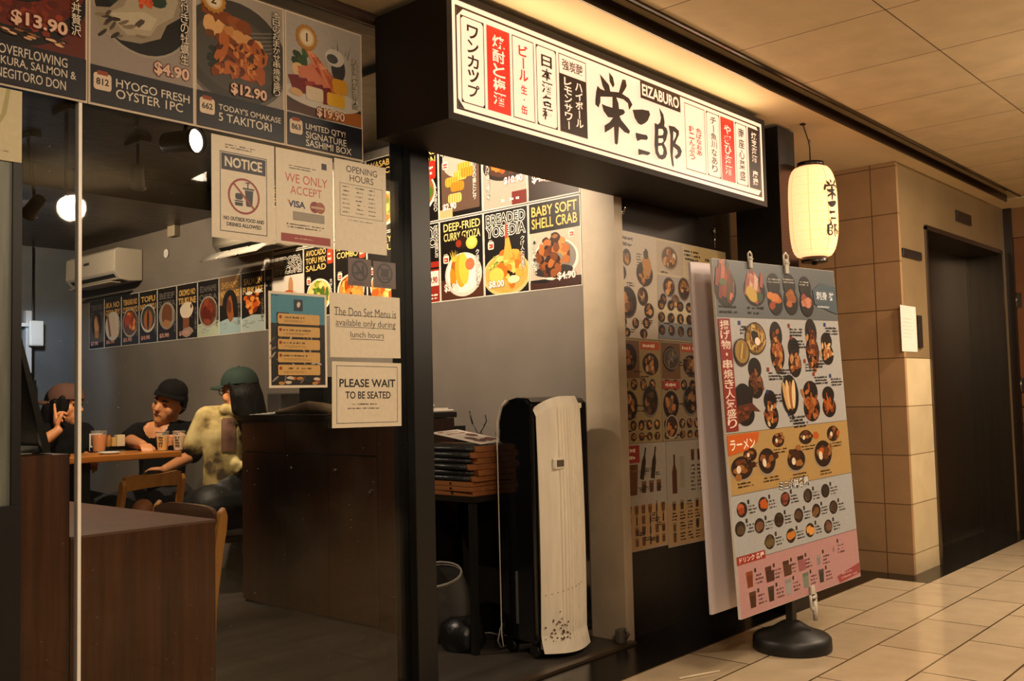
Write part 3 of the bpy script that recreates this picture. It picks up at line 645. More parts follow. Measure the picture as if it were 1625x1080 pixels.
sheet('opening_hours_sign', 2.002, 1.606, .226, .31, 'white sheet headed OPENING HOURS, rightmost of three sheets', f_hours, group='notices on the glass')
def f_don(p, w, h):
    for t, x0, x1, y in (('The Don Set Menu is', .018, w-.018, .148), ('available only during', .024, w-.022, .108), ('lunch hours', .085, w-.075, .068)):
        p.text(t, x0, y-.009 if t != 'lunch hours' else y, x1, y+.020, '2c2a28', .0); p.rect(x0, y-.007, x1, y-.005, '2c2a28')
sheet('lunch_sign', 1.976, 1.246, .308, .214, 'blank white sheet with underlined text about the lunch set menu', f_don)
def f_wait(p, w, h):
    p.frame(.018, .014, w-.018, h-.013, .002, '22222a'); p.text('PLEASE WAIT', .030, .135, w-.028, .163, '16161e', .022); p.text('TO BE SEATED', .055, .096, w-.05, .121, '16161e', .018)
    p.scrib(.085, .074, w-.085, .082, '33302c', R, 1); p.scrib(.065, .060, w-.055, .068, '33302c', R, 1)
sheet('wait_sign', 1.980, 1.012, .303, .22, 'white framed sheet reading PLEASE WAIT TO BE SEATED', f_wait, -.012)
def f_blue(p, w, h):
    p.rect(.008, .008, w-.008, h-.008, '15110f'); p.rect(.008, h-.10, w-.008, h-.008, '3f7f93')
    for k in range(46): p.blob(.01+R.random()*(w-.02), .012+R.random()*(h-.13), .018, .004, R.choice(['8d8378', '4a4038', 'b0a698', '2a2320', '6d5a4a']), R, R.random()*3)
    for k in range(10): p.blob(.03+R.random()*(w-.06), .012+R.random()*.02, .014, .006, R.choice(['a87a3a', '8a3a20', 'c2b49a']), R)
    p.rect(w/2-.016, h-.058, w/2+.016, h-.022, '1d2436'); p.blob(w/2, h-.038, .008, .011, 'c9c0b0', R)
    p.rect(.03, h-.075, .075, h-.066, '241a16'); p.rect(.03, h-.09, w-.028, h-.077, '7a2018'); p.scrib(.04, h-.087, w-.04, h-.08, 'b89a80', R, 1); p.scrib(.01, h-.016, .045, h-.010, '23303a', R, 1)
    for k in range(5):
        y = .04+k*.0405; p.rrect(.032, y, w-.03, y+.033, .005, 'c29a58'); p.ell(.042, y+.022, .0055, .0055, '8a2a18', 10)
        p.scrib(.052, y+.018, w-.06, y+.025, '2a1a10', R, 1, .9); p.scrib(.055, y+.006, w-.06, y+.014, '6d5230', R, 2)
sheet('promotion_poster', 1.739, 1.146, .224, .304, 'blue-topped poster with five yellow boxes on the glass', f_blue, base='d6cab2')
def f_ban(kind):
    def f(p, w, h):
        D = '231c1b'; cx, cy, r = w/2, h*.56, w*.36; p.ring(cx, cy, r, r, .008, D)
        if kind: p.poly([(cx-.02, cy-.012), (cx-.012, cy+.016), (cx+.022, cy+.018), (cx+.016, cy-.014)], D); p.line(cx-.02, cy-.018, cx+.012, cy-.02, .004, D)
        else: p.line(cx+.016, cy-.02, cx+.012, cy+.02, .01, D); p.line(cx-.025, cy-.01, cx+.02, cy-.006, .006, D); p.line(cx-.014, cy-.018, cx-.005, cy+.01, .005, D)
        p.line(cx-r*.7, cy+r*.7, cx+r*.7, cy-r*.7, .008, D); p.scrib(.02, .006, w-.02, .014, D, R, 1)
    return f
sheet('no_photography_sign', 2.055, 1.490, .101, .094, 'small brown sticker with a struck-out symbol, left of a pair', f_ban(0), base='5c4a45', group='small brown prohibition stickers')
sheet('no_dogs_sign', 2.165, 1.490, .102, .092, 'small brown sticker with a struck-out symbol, right of a pair', f_ban(1), base='5c4a45', group='small brown prohibition stickers')
# cream panel at the far left above the frosted leaf
p = Print(.30, .185, 'c9bd98', .012); p.scrib(.21, .02, .275, .028, '8a8058', R, 1)
p.poly([(.262, .185), (.272, .185), (.262, .12), (.23, .06), (.225, .06), (.25, .12)], 'a8a06c')
p.build('cream_panel', 'cream panel with a faint green line at the far left edge', 'sign', facadeM(.693, 1.726, 2.55))

# ================================================================== FOOD POSTERS ON THE SHOP WALL
YC = [2.737, 3.062, 3.366, 3.688, 3.99, 4.29, 4.59, 4.895, 5.222]
BROWNS = ['8a4a1e', 'a8622a', '5a2c10', '3a1b0b', 'c0803e', '70380f']
GOLD = ['d89a3a', 'e8b85a', 'c07c28', 'f0cc80', 'b8661e']
ORANGE = ['c0551c', 'd8742c', 'a03c12', 'e09040', '7a2c0e']
GREEN = ['7a8a2a', 'a8a83a', '4a6a22', 'c8c060']
def code(p, x, y, s): p.rrect(x, y, x+s, y+s, s*.2, 'e8d8c0'); p.rect(x+s*.15, y+s*.15, x+s*.85, y+s*.7, 'b03020'); p.scrib(x+s*.2, y+s*.25, x+s*.8, y+s*.6, 'f0e0d0', R, 1); p.scrib(x+s*.1, y+s*1.02, x+s*.95, y+s*1.25, 'e8d8c0', R, 1)
def title(p, lines, w, h, c, hh=.044, x0=.02, x1=None, y=None, white=False):
    x1 = x1 or w-.02; y = y or h-.02
    for i, t in enumerate(lines):
        a = y-i*(hh+.010); p.text(t, x0, a-hh, x1, a, c if not white else '17110e', .012, out='17110e' if not white else c, ow=.05)
def wall_poster(y0, z0, w, h, fn, lab, group, base='e9e0d0'):
    p = Print(w, h, base, .002); p.clip = (.004, .004, w-.004, h-.004); p.rect(.004, .004, w-.004, h-.004, '15100d'); fn(p, w, h)
    return p.build('food_poster', lab, 'poster', wallM(y0, z0), group)
def jv(p, w, h, x, y0, y1, n=7, c='efe6d8'): p.vtext(''.join(R.choice('サクとろ揚げたて大人気の香味焼き盛り') for _ in range(n)), x, y0, x+.026, y1, c, .0, .94, out='17110e' if c != '17110e' else 'efe6d8', ow=.05)
def c_crab(p, w, h):
    title(p, ['BABY SOFT', 'SHELL CRAB'], w, h, 'e2b45c', .05); p.rect(.004, .05, w-.004, h-.15, 'b8a894'); p.ell(.16, .14, .145, .10, 'd8cec0', 28); p.ell(.16, .145, .13, .088, '7f786e', 28); p.ell(.15, .085, .12, .03, '2a2420', 20)
    for k in range(46): a = R.random()*6.28; q = R.random()**.5; p.blob(.15+.095*q*math.cos(a), .155+.085*q*math.sin(a), .03, .022, R.choice(BROWNS+['2a1207', '1d0d06']), R, R.random()*3)
    p.blob(.165, .245, .036, .028, '3a1a0a', R); p.blob(.165, .25, .02, .012, '8a5a2a', R)
    p.poly([(.004, .004), (w-.004, .004), (w-.004, .05), (.2, .055), (.1, .03), (.004, .04)], '3a1f18'); jv(p, w, h, .02, .08, .25, 6, '17110e'); code(p, .25, .235, .034); p.text('$4.90', .175, .035, .285, .075, 'efe6d8', .03, out='8a2018')
def c_tempura(p, w, h):
    title(p, ['BREADED', 'YOSEDIA'], w, h, 'efe6d8', .052, white=True); p.ell(.15, .10, .16, .11, 'c8b070', 28); p.ell(.15, .105, .145, .098, 'b89a4a', 28)
    for k in range(30): a = R.random()*6.28; q = R.random()**.5; p.blob(.17+.09*q*math.cos(a), .14+.09*q*math.sin(a), .034, .026, R.choice(GOLD+['d8b868']), R, R.random()*3)
    p.ell(.085, .10, .05, .038, 'e0b850', 16); p.poly([(.13, .17), (.2, .18), (.175, .28), (.15, .31), (.145, .25)], 'd09a40'); p.poly([(.145, .28), (.165, .28), (.16, .355), (.15, .36)], 'b04a2a')
    for k in range(16): p.blob(.07+R.gauss(0, .018), .155+R.gauss(0, .012), .01, .006, R.choice(GREEN), R)
    for k in range(7): p.blob(.19+R.gauss(0, .012), .10+R.gauss(0, .02), .016, .008, '241208', R, R.random()*3)
    p.ell(.2, .07, .04, .02, 'dcc8a0', 14); code(p, .03, .235, .04); jv(p, w, h, .25, .11, .28, 7); p.text('$8.00', .03, .035, .135, .075, 'efe6d8', .03, out='8a2018')
def c_gyoza(p, w, h):
    title(p, ['DEEP-FRIED', 'CURRY GYOZA'], w, h, 'e6c878', .042, .03); p.rect(.004, .004, w-.004, .11, '4a2a1c'); p.ell(.17, .13, .135, .115, 'cfc2b2', 30); p.ell(.17, .135, .12, .10, 'e8ddcc', 28)
    p.ell(.16, .3, .04, .034, '2a1610', 14); p.ell(.14, .295, .022, .02, '8a2c18', 10); p.ell(.235, .29, .042, .034, 'b8b048', 14); p.ell(.235, .295, .034, .024, 'd0c860', 12)
    for x, y, rx, ry, c, r in ((.10, .15, .024, .085, 'a05c1a', -.15), (.15, .15, .04, .088, 'd89a30', .1), (.175, .16, .036, .085, 'e8b440', .1), (.095, .12, .022, .05, 'c0801e', .2), (.22, .18, .034, .032, 'b06a44', 0)): p.ell(x, y, rx, ry, c, 16, r)
    for k in range(5): p.poly([(.09+k*.006, .2), (.075+k*.014, .26+.01*(k % 2)), (.1+k*.006, .21)], 'd8b040')
    code(p, .025, .2, .042); jv(p, w, h, .262, .05, .25, 7); p.text('$3.90', .03, .045, .135, .09, 'efe6d8', .03, out='8a2018')
def c_strip(p, w, h):
    title(p, ['NIKUY', 'DONO'], w, h, 'efe6d8', .05, white=True); p.rect(.004, .004, w-.004, .18, '8a2a1c'); p.rect(.18, .09, w-.01, .17, 'e0d4c4'); p.dish(.13, .13, .11, .09, 'e8ddcc', 'c8b8a4', ORANGE, R, 22); p.rect(.20, .19, w-.006, .22, '9a2a1c'); jv(p, w, h, w-.034, .24, .4, 8); p.text('$9.90', .2, .1, w-.02, .14, 'a02a1c', .03)
    p.scrib(.2, .015, w-.015, .05, 'efe6d8', R, 2)
def c_yell(food, lines, pr):
    def f(p, w, h):
        title(p, lines, w, h, 'e6c070', .036, .022, w-.08); p.rrect(w-.068, h-.12, w-.012, h-.03, .012, 'c03c24'); p.scrib(w-.062, h-.105, w-.018, h-.045, 'f0c8b0', R, 2)
        if food == 'salad': p.dish(w/2, .13, .125, .10, 'e8ddcc', 'd8c070', GOLD+GREEN+GREEN, R, 34, .7)
        else: p.dish(w/2, .13, .125, .10, 'e0d0c0', 'b08040', GOLD+ORANGE, R, 40, .75)
        code(p, .03, .2, .042); jv(p, w, h, w-.045, .05, .22, 6); p.text(pr, .03, .03, .13, .07, 'efe6d8', .03, out='8a2018')
    return f
def c_white(p, w, h):
    title(p, ['SEIDOPA', 'PANCONE'], w, h-.01, 'efe6d8', .048, white=True); p.rect(.004, .004, w-.004, h-.15, 'd8cdbf'); p.ell(w/2, .13, .12, .06, 'c8bcb0', 26)
    p.ell(.19, .21, .026, .06, 'b8865c', 16); p.ell(.165, .16, .06, .03, 'b8562a', 16); p.blob(.06, .16, .03, .02, 'd88a4a', R); p.dish(.15, .12, .1, .05, 'c8bcb0', 'b8a898', ORANGE, R, 14); p.text('$5.90', .03, .03, .14, .075, 'b04030', .03)
def u_red(p, w, h):
    title(p, ['FURIKAKE', 'POPCORN'], w, h, 'e6c070', .044); p.dish(w/2, .17, .13, .11, 'e0d0c0', '8a5a30', GOLD+GREEN, R, 30); p.rrect(.2, h-.2, .28, h-.1, .015, 'c02a1c'); p.scrib(.21, h-.18, .27, h-.12, 'f0d0c0', R, 2); jv(p, w, h, .262, .05, .2, 6); p.text('$6.90', .03, .03, .14, .075, 'efe6d8', .03, out='8a2018')
def u_tamago(p, w, h):
    title(p, ['PURAIDOASU', 'TAMAGO'], w, h, 'efe6d8', .046, white=True); p.rect(.02, .03, w-.02, h-.13, '5d4638'); p.ell(.15, .30, .12, .09, 'b0a294', 20); p.rect(.004, .004, .1, .05, 'b8a070')
    for x, y, c in ((.19, .255, 'd8a040'), (.16, .215, 'e0b050'), (.215, .225, 'c88a28'), (.10, .19, 'd09a38'), (.14, .16, 'c07c24'), (.12, .10, 'd8b060')):
        p.rrect(x-.05, y-.024, x+.05, y+.026, .016, c)
        for k in range(5): p.rect(x-.04+k*.018, y-.022, x-.036+k*.018, y+.022, 'a8641c')
    code(p, .03, .265, .042); jv(p, w, h, .252, .07, .3, 8); p.text('$2.90', .03, .04, .13, .08, 'efe6d8', .03, out='8a5a18')
def u_spicy(p, w, h):
    title(p, ['VOLCANO', 'KIMCHI'], w, h, 'efe6d8', .046, white=True); p.rect(.004, .004, w-.004, h-.12, 'a8998a'); p.ell(.16, .22, .155, .085, '2a211c', 28); p.ell(.16, .23, .14, .075, '4a3024', 26)
    for k in range(60): a = R.random()*6.28; q = R.random()**.5; p.blob(.17+.115*q*math.cos(a), .245+.075*q*math.sin(a), .022, .014, R.choice(ORANGE+['3a2a18', 'b8863a']), R, R.random()*3)
    p.rect(.2, .004, w-.004, .07, '6a2018'); jv(p, w, h, .025, .05, .29, 9); p.text('$10.90', .15, .11, .275, .15, 'efe6d8', .03, out='9a2018'); p.scrib(.13, .02, .27, .05, 'efe6d8', R, 1)
def u_korokke(p, w, h):
    title(p, ['CHICKEN', 'NANBAN'], w, h, 'e6c070', .046); p.rect(.004, .004, w-.004, h-.12, '2a1a12'); p.ell(.16, .19, .15, .11, '8a7a6c', 28); p.ell(.15, .205, .13, .09, '5a3018', 26)
    for k in range(50): a = R.random()*6.28; q = R.random()**.5; p.blob(.14+.10*q*math.cos(a), .22+.07*q*math.sin(a), .026, .02, R.choice(['7a3c16', '8a4a1c', '5a280c', '9a5a26']), R, R.random()*3)
    p.text('$4.90', .03, .085, .155, .13, 'efe6d8', .03, out='8a2018'); p.scrib(.27, .1, .3, .15, 'efe6d8', R, 3)
LOW = [(c_crab, 'fried crab poster under a two-line yellow title, lower right end of the wall'), (c_tempura, 'poster of tempura with one prawn upright under a white outlined title, lower row'), (c_gyoza, 'golden dumplings poster under a yellow title, lower row just right of the post'),
       (c_strip, 'poster with a red lower band, lower row, half hidden by the black post'), (c_yell('fry', ['CURRY', 'KATSU'], '$7.90'), 'yellow titled fried food poster just left of the black post, lower row'),
       (c_yell('fry', ['KARAAGE', 'COMBO'], '$8.90'), 'poster of golden fried pieces behind the small brown stickers'), (c_yell('salad', ['AVOCADO', 'TOFU MIX', 'SALAD'], '$6.90'), 'poster with three short yellow title lines and a heap of green and yellow food'), (c_white, 'poster with white outlined letters over a pale photo, leftmost of the large lower row')]
UP = [(u_korokke, 'poster of a brown cutlet, upper right end under the sign'), (u_spicy, 'poster of spicy orange food in a black pan, upper row'), (u_tamago, 'poster of yellow egg rolls under a white outlined title, upper row'), (u_red, 'poster with yellow title and red tag right of the black post, upper row'),
      (c_yell('salad', ['WASABI', 'OCTO'], '$5.90'), 'upper row poster mostly hidden behind the black post'), (c_yell('fry', ['EBI FRY', 'SET'], '$9.90'), 'upper row poster beside the opening hours sheet'), (u_spicy, 'upper row poster behind the opening hours sheet'), (u_red, 'upper row poster over the leftmost large poster')]
for i in range(8):
    w = YC[i+1]-YC[i]-.004
    wall_poster(YC[i+1]-.002, 1.614, w, .430, LOW[i][0], LOW[i][1], 'large food posters on the wall, lower row')
    wall_poster(YC[i+1]-.002, 2.052, w, .430, UP[i][0], UP[i][1], 'large food posters on the wall, upper row')
# the row of narrower posters over the diners
YR = [5.226, 5.311, 5.586, 5.855, 6.131, 6.414, 6.694, 6.971, 7.252, 7.537, 7.803]
SM = [('MENU', 'BEEF', 'g', BROWNS, 'sliver of a black poster between the long row and the large posters'), ('SALMON', 'FURIKAKE', 'y', ORANGE, 'red heap of food on a black poster, right end of the long row'),
      ('SHISHAMO', 'NO KARAAGE', 'y', BROWNS, 'brown topped poster of one skewered fish over a pale block'), ('EDAMAME', 'OKRA', 'g', ['7a2c16', '8a3c1c', '5a1c0c'], 'grey titled poster of red brown pieces over a pale green block'),
      ('OKOMO NO', 'TSUKUNE', 'y', ['e0d0bc', 'c8b098', '8a5a38'], 'yellow titled poster of one pale block of tofu'), ('BEEF', 'SUKIYA', 'g', ['7a4a28', '8a5a34', '6a3a1c'], 'grey titled poster of a brown slab in a pot'),
      ('TOFU', 'NO NIKU', 'y', BROWNS, 'poster of a round bowl seen from above with brown filling'), ('TEBASAKI NO', 'CURRY MAYO', 'y', ORANGE, 'poster of orange food with a red price below'), ('IKA NO', 'GESO FRY', 'y', ['b89a80', '8a5a3a', 'd0b8a0'], 'poster of pale fish strips in a white dish'),
      ('TERIYAKI', 'CHICKEN', 'g', ['a86a34', '8a4a1e', 'c08a50'], 'leftmost poster of the long row, grey title over a tall brown piece')]
for i, (t1, t2, c, pal, lab) in enumerate(SM):
    w = YR[i+1]-YR[i]-.004
    def fn(p, w, h, i=i, t1=t1, t2=t2, c=c, pal=pal):
        if i == 0: p.scrib(.01, h-.13, w-.01, h-.04, '8a837a', R, 2); return
        tc = 'c89a50' if c == 'y' else '5a544e'
        if i == 2: p.rect(.004, .2, w-.004, h-.004, '7a5a3a')
        p.text(t1, .03, h-.085, w-.03, h-.04, tc, .03, out='0c0908', ow=.03); p.text(t2, .02, h-.145, w-.02, h-.098, tc, .03, out='0c0908', ow=.03)
        if i in (1, 2, 3): p.poly([(.004, .004), (w-.004, .004), (w-.004, .105), (w*.5, .112), (.004, .09)], ['a8b4b0', '8fa6a8', 'a8b098'][i-1]); [p.blob(w*R.random()*.9+.01, .03+R.random()*.05, .03, .005, '8a9490', R) for _ in range(8)]
        if i == 1: p.blob(w*.5, .185, .085, .07, '7a2810', R); [p.blob(w*.5+R.gauss(0, .035), .19+R.gauss(0, .025), .028, .02, R.choice(pal), R) for _ in range(24)]; p.ell(w*.35, .255, .04, .012, 'd8d0c0', 12); p.ell(w*.75, .262, .04, .014, 'd8d0c0', 12)
        elif i == 4: p.blob(w*.48, .205, .10, .06, 'd0bfa8', R, .1, 14, .12); p.ell(w*.7, .23, .012, .016, '3a2a20', 10); p.rect(w*.3, .06, w*.6, .15, '7a4420'); p.blob(w*.5, .05, .09, .04, '9a8070', R)
        elif i == 6: p.ell(w*.5, .185, w*.42, .105, 'b8aea0', 24); p.ell(w*.5, .19, w*.37, .09, '3a362f', 22); p.ell(w*.5, .175, w*.24, .075, '9a5a2a', 18); p.ell(w*.5, .175, w*.06, .08, '2a140a', 12)
        elif i == 5: p.ell(w*.5, .185, w*.42, .1, '8a7f72', 20); p.blob(w*.5, .19, w*.3, .085, '6a3c1e', R, 0, 14, .12); p.poly([(w*.2, .12), (w*.6, .09), (w*.7, .14), (w*.4, .16)], '9a6a3e')
        elif i in (2, 9): p.rect(.004, .05, w-.004, .25, '4f443c') if i == 9 else None; p.ell(w*.5, .2, w*.34, .10, '17120f', 20); p.blob(w*.5, .17, w*.19, .105, pal[0], R, .1); p.blob(w*.46, .19, w*.12, .06, pal[2], R, .2)
        elif i == 8: p.ell(w*.5, .165, w*.44, .115, 'c8bfb0', 22); [p.poly([(w*.15+k*.03, .24), (w*.28+k*.03, .25), (w*.45+k*.035, .09), (w*.3+k*.035, .08)], R.choice(pal)) for k in range(4)]
        else: p.dish(w*.5, .17, w*.44, .11, 'a09486', '5a3a28', pal, R, 20, .6, .4)
        if i > 3: p.text('$%d.90' % (3+i % 5), .03, .025, w*.6, .06, 'c89080', .03)
        jv(p, w, h, w-.04, .06, .22, 5, '8a8074')
    wall_poster(YR[i+1]-.002, 1.566, w, .395, fn, lab, 'narrow food posters in a row over the diners', 'd0c8bc')

# ================================================================== MENU SHEETS ON THE BLACK FRONT WALL
R2 = random.Random(11)
TOFF = ['6a4a30', '8a5a30', '4a2a18', 'a8743e', '7a5a40', 'b88a58']
MUTED = ['5a3a24', '7a4a28', '3a2415', '8a6038', '4a3a2c']
def mini(p, x, y, rx, ry, pal, rim='3a322b', n=7):
    z0 = p.z; p.dish(x, y, rx, ry, rim, '2a201a', pal, R2, n, .5, .5); p.z = z0+R2.random()*p.eps
def m_a(p, w, h):     # pale sheet with scattered dishes
    p.scrib(.03, h-.075, .17, h-.018, '2a221c', R2, 2); p.scrib(.015, h-.2, .055, h-.09, '3a3029', R2, 7); p.scrib(.18, h-.17, .225, h-.09, '3a3029', R2, 6)
    for x, y, rx, ry in ((.1, .375, .035, .04), (.055, .30, .04, .038), (.10, .165, .075, .075), (.225, .20, .045, .045), (.275, .135, .042, .038), (.06, .075, .03, .028), (.16, .07, .028, .026), (.25, .075, .03, .028), (.09, .025, .028, .022), (.225, .025, .032, .024)): mini(p, x, y, rx, ry, TOFF, '4a4038')
    p.dish(.245, .31, .07, .06, '3a332c', '2a2420', TOFF, R2, 10); p.blob(.265, .345, .045, .07, 'a8763e', R2); p.blob(.26, .405, .024, .03, '3a322a', R2)
    for k in range(14): x = R2.uniform(.03, w-.06); y = R2.uniform(.02, h-.2); p.scrib(x, y, x+.045, y+.022, '2a221c', R2, 2)
def m_b(p, w, h):
    p.rect(w*.48, h*.7, w-.006, h-.006, 'c0a878'); p.rect(.006, h*.66, w*.36, h-.01, 'a89a88'); p.dish(w*.18, h*.82, .075, .06, '8a7c6c', '5a4a3c', TOFF+['c8bca8'], R2, 16); p.dish(w*.5, h*.77, .04, .04, '8a7c6c', '6a5a48', TOFF, R2, 6)
    p.scrib(w*.38, h*.83, w*.62, h*.95, '3a3029', R2, 3); p.scrib(w*.68, h*.8, w*.94, h*.9, '3a3029', R2, 2)
    p.rect(.006, h*.34, w*.46, h*.64, '9c948c'); p.dish(w*.16, h*.53, .055, .05, '6a5c50', '3a2e26', TOFF+['c08048'], R2, 12); p.dish(w*.36, h*.53, .055, .06, '6a5c50', '3a2e26', TOFF, R2, 12); p.dish(w*.24, h*.40, .04, .035, '8a7c6c', '5a4a3c', TOFF, R2, 8); mini(p, w*.08, h*.40, .028, .03, MUTED)
    p.rect(.006, .006, w*.9, h*.18, '77797a')
    for r in range(3):
        for c in range(7): mini(p, .035+c*.085, .05+r*.062, .03, .026, TOFF if (c+r) % 2 else MUTED, '3a332c', 5)
    for k in range(10): x = R2.uniform(.03, w-.1); y = R2.uniform(.02, h*.66); p.scrib(x, y, x+.06, y+.014, '2a221c', R2, 1)
def m_c(p, w, h, n=0):
    hx = w*.48
    p.rect(.006, h*.62, hx, h-.01, '6a4a30'); p.dish(hx*.5, h*.82, hx*.38, h*.13, '2a201a', '1d1410', MUTED, R2, 10); p.rect(hx+.01, h*.9, w-.01, h-.01, 'a8482c'); p.scrib(hx+.02, h*.91, w-.02, h*.97, 'e0c8a8', R2, 1)
    p.dish(w*.75, h*.76, w*.2, h*.11, '3a2e26', '2a1d15', TOFF+['b0703a'], R2, 14); p.dish(w*.22, h*.36, w*.19, h*.14, '2a201a', '1d1410', TOFF+['b06a3a'], R2, 14); p.dish(w*.72, h*.40, w*.2, h*.16, '6a6258', '241c16', MUTED, R2, 10)
    for k in range(4): mini(p, w*(.12+.22*k), h*.56, w*.075, h*.055, TOFF)
    for k in range(5): mini(p, w*(.11+.19*k), h*.17, w*.07, h*.05, TOFF)
    for k in range(5): mini(p, w*(.11+.19*k), h*.06, w*.065, h*.04, ['a8743e', '7a4a28'])
    for k in range(12): x = R2.uniform(.02, w-.1); y = R2.uniform(.02, h*.9); p.scrib(x, y, x+.07, y+.012, '1d1610', R2, 1)
def m_d(p, w, h):
    m_c(p, w, h); p.rect(.008, h*.52, w*.44, h*.6, '9c3a2a'); p.scrib(.015, h*.53, w*.42, h*.59, 'e0c8b0', R2, 1); p.dish(w*.22, h*.14, w*.16, h*.12, 'a89a88', '3a2418', ['a86a34', '8a4a24'], R2, 10); p.dish(w*.25, h*.82, w*.2, h*.11, '6a5c4c', '4a3a2c', ['5a5248', '7a6a54', '3a342c'], R2, 12)
def bottle(p, x, y, s, c, tilt=0.0):
    q = [(-.014, 0), (.014, 0), (.014, .07), (.005, .095), (.005, .125), (-.005, .125), (-.005, .095), (-.014, .07)]; ca, sa = math.cos(tilt), math.sin(tilt)
    p.poly([(x+(a*ca-b_*sa)*s, y+(a*sa+b_*ca)*s) for a, b_ in q], c)
def glass(p, x, y, wd, ht, c, liq=None): p.poly([(x-wd*.38, y), (x+wd*.38, y), (x+wd*.5, y+ht), (x-wd*.5, y+ht)], c); p.poly([(x-wd*.36, y+.002), (x+wd*.36, y+.002), (x+wd*.44, y+ht*.75), (x-wd*.44, y+ht*.75)], liq or c)
def m_drink(p, w, h):
    p.rect(.005, .005, w-.005, h*.42, 'a8845c'); p.rect(.008, h*.82, w*.36, h*.985, '8a2a24'); p.scrib(.02, h*.84, w*.34, h*.97, 'd8c0a8', R2, 2)
    bottle(p, w*.40, h*.66, 1.2, '2a1d14', -.25); bottle(p, w*.66, h*.66, 1.2, '2a1d14', -.2); glass(p, w*.2, h*.52, .08, .14, '6a4628', '5a3416')
    for k in range(3): glass(p, w*(.45+.18*k), h*.53, .04, .055, '6a4a30', '4a2c16')
    for r in range(4):
        for c in range(6):
            x = w*(.1+.16*c); y = h*(.04+.1*r)
            if R2.random() < .7: glass(p, x, y, .03, .04, R2.choice(['6a4a30', '4a3524', '7a5c3a']), R2.choice(['5a3a1c', '3a2616']))
            else: bottle(p, x, y, .42, '3a281a')
    for k in range(22): x = R2.uniform(.02, w-.07); y = R2.uniform(.01, h*.8); p.scrib(x, y, x+.05, y+.02, '2a1d14', R2, 2)
def m_drink2(p, w, h):
    p.rect(.005, .005, w-.005, h*.4, 'a08058'); bottle(p, .07, h*.5, 1.5, '4a2412'); p.rect(.12, h*.55, .16, h*.85, '8a8068')
    for k in range(8): glass(p, .24+.06*k, h*.80, .035, .055, '5a3a24', '4a2814'); p.scrib(.22+.06*k, h*.5, .262+.06*k, h*.77, '2a2018', R2, 7)
    for r in range(4):
        for c in range(9):
            x = .06+.07*c; y = h*(.04+.1*r)
            if R2.random() < .6: glass(p, x, y, .03, .045, R2.choice(['6a4a30', '4a3524', '7a6a4a', '3a4038']), R2.choice(['5a3a1c', '3a2616']))
            else: p.scrib(x-.02, y, x+.03, y+.045, '2a1d14', R2, 3)
MENUS = [(m_a, 3.580, 1.362, .345, .497, 'b4a796', 'white menu sheet of round dishes, top left of the black front wall'), (m_b, 3.925, 1.358, .675, .496, 'b8a98c', 'wide menu sheet of small dishes, top right of the black front wall'),
         (m_c, 3.592, .876, .345, .484, '8f7a52', 'tan menu sheet of brown dishes, left of the middle row on the black front wall'), (m_d, 3.940, .872, .36, .484, '8a765a', 'tan menu sheet with a red heading, right of the middle row behind the white board'),
         (m_drink, 3.610, .385, .345, .489, '9a8f80', 'drinks sheet with two tilted bottles and red heading, bottom left of the front wall'), (m_drink2, 3.958, .365, .37, .505, '958a7a', 'drinks menu sheet with one upright bottle, bottom right behind the white board')]
for i, (f, x, z, w, h, base, lab) in enumerate(MENUS):
    p = Print(w, h, base, .0025); f(p, w, h)
    p.build('menu_sheet', lab, 'menu', facadeM(x, z, 2.562) @ Matrix.Rotation(-.012, 4, 'Z'), 'menu sheets on the black front wall')
# screw caps above the sheets
for px, py, lab in ((987, 336, 'silver hook screw on the black wall above the left menu sheet'), (1133, 366, 'round silver cap with a dangling cord above the right menu sheet')):
    c = onY(px, py, 2.562); b = MB()
    Mx = Matrix.Translation(c) @ Matrix.Rotation(PI/2, 4, 'X')
    b.lathe([(.016, 0), (.016, .006), (.008, .012)], n=16, M=Mx)
    if px > 1100: b.tube([c+Vector((-.004, -.006, -.01)), c+Vector((-.004, -.004, -.09))], .0035)
    else: b.tube([c+Vector((0, -.01, .0)), c+Vector((0, -.016, .02)), c+Vector((0, -.01, .035))], .004)
    tag(b.build('wall_screw', CHROME), lab, 'screw', 'fixings above the menu sheets')

# ================================================================== SANDWICH BOARD ON A ROUND FOOT
UB = Vector((.996, -.0665, .0225)).normalized()
VB = Vector((-.030, .055, 1.405)); VB = (VB - UB*VB.dot(UB)).normalized()
WB, HB = .999, 1.408
OB = Vector((3.395, 1.879, .2236))
MBd = frameM(OB, UB, VB)
stand = thing('menu_stand', 'two-sided menu board of dish photos on a black round foot in the corridor', 'sandwich board', (3.865, 1.90, 0))
SI = stand.matrix_world.copy(); SI = Matrix.Translation((-3.865, -1.90, 0))
GREYB = '9fa3a6'
p = Print(WB, HB, mat('foam_board', 'd8d2ca', rough=0.6), .012, ink, 5e-5); W, H = WB, HB
p.rect(.001, .834*H, W-.001, H-.001, '565b5e'); p.rect(.001, .506*H, W-.001, .834*H, '9f9f9f'); p.rect(.001, .335*H, W-.001, .506*H, 'a08352'); p.rect(.001, .152*H, W-.001, .335*H, '999d9f'); p.rect(.001, .001, W-.001, .152*H, 'a87f80')
for v in (.834, .506, .335, .152): p.rect(.001, v*H-.001, W-.001, v*H+.001, '4a4640')
D = '17110d'; ZB = p.z
def U(u): return u*W
def Vv(v): return v*H
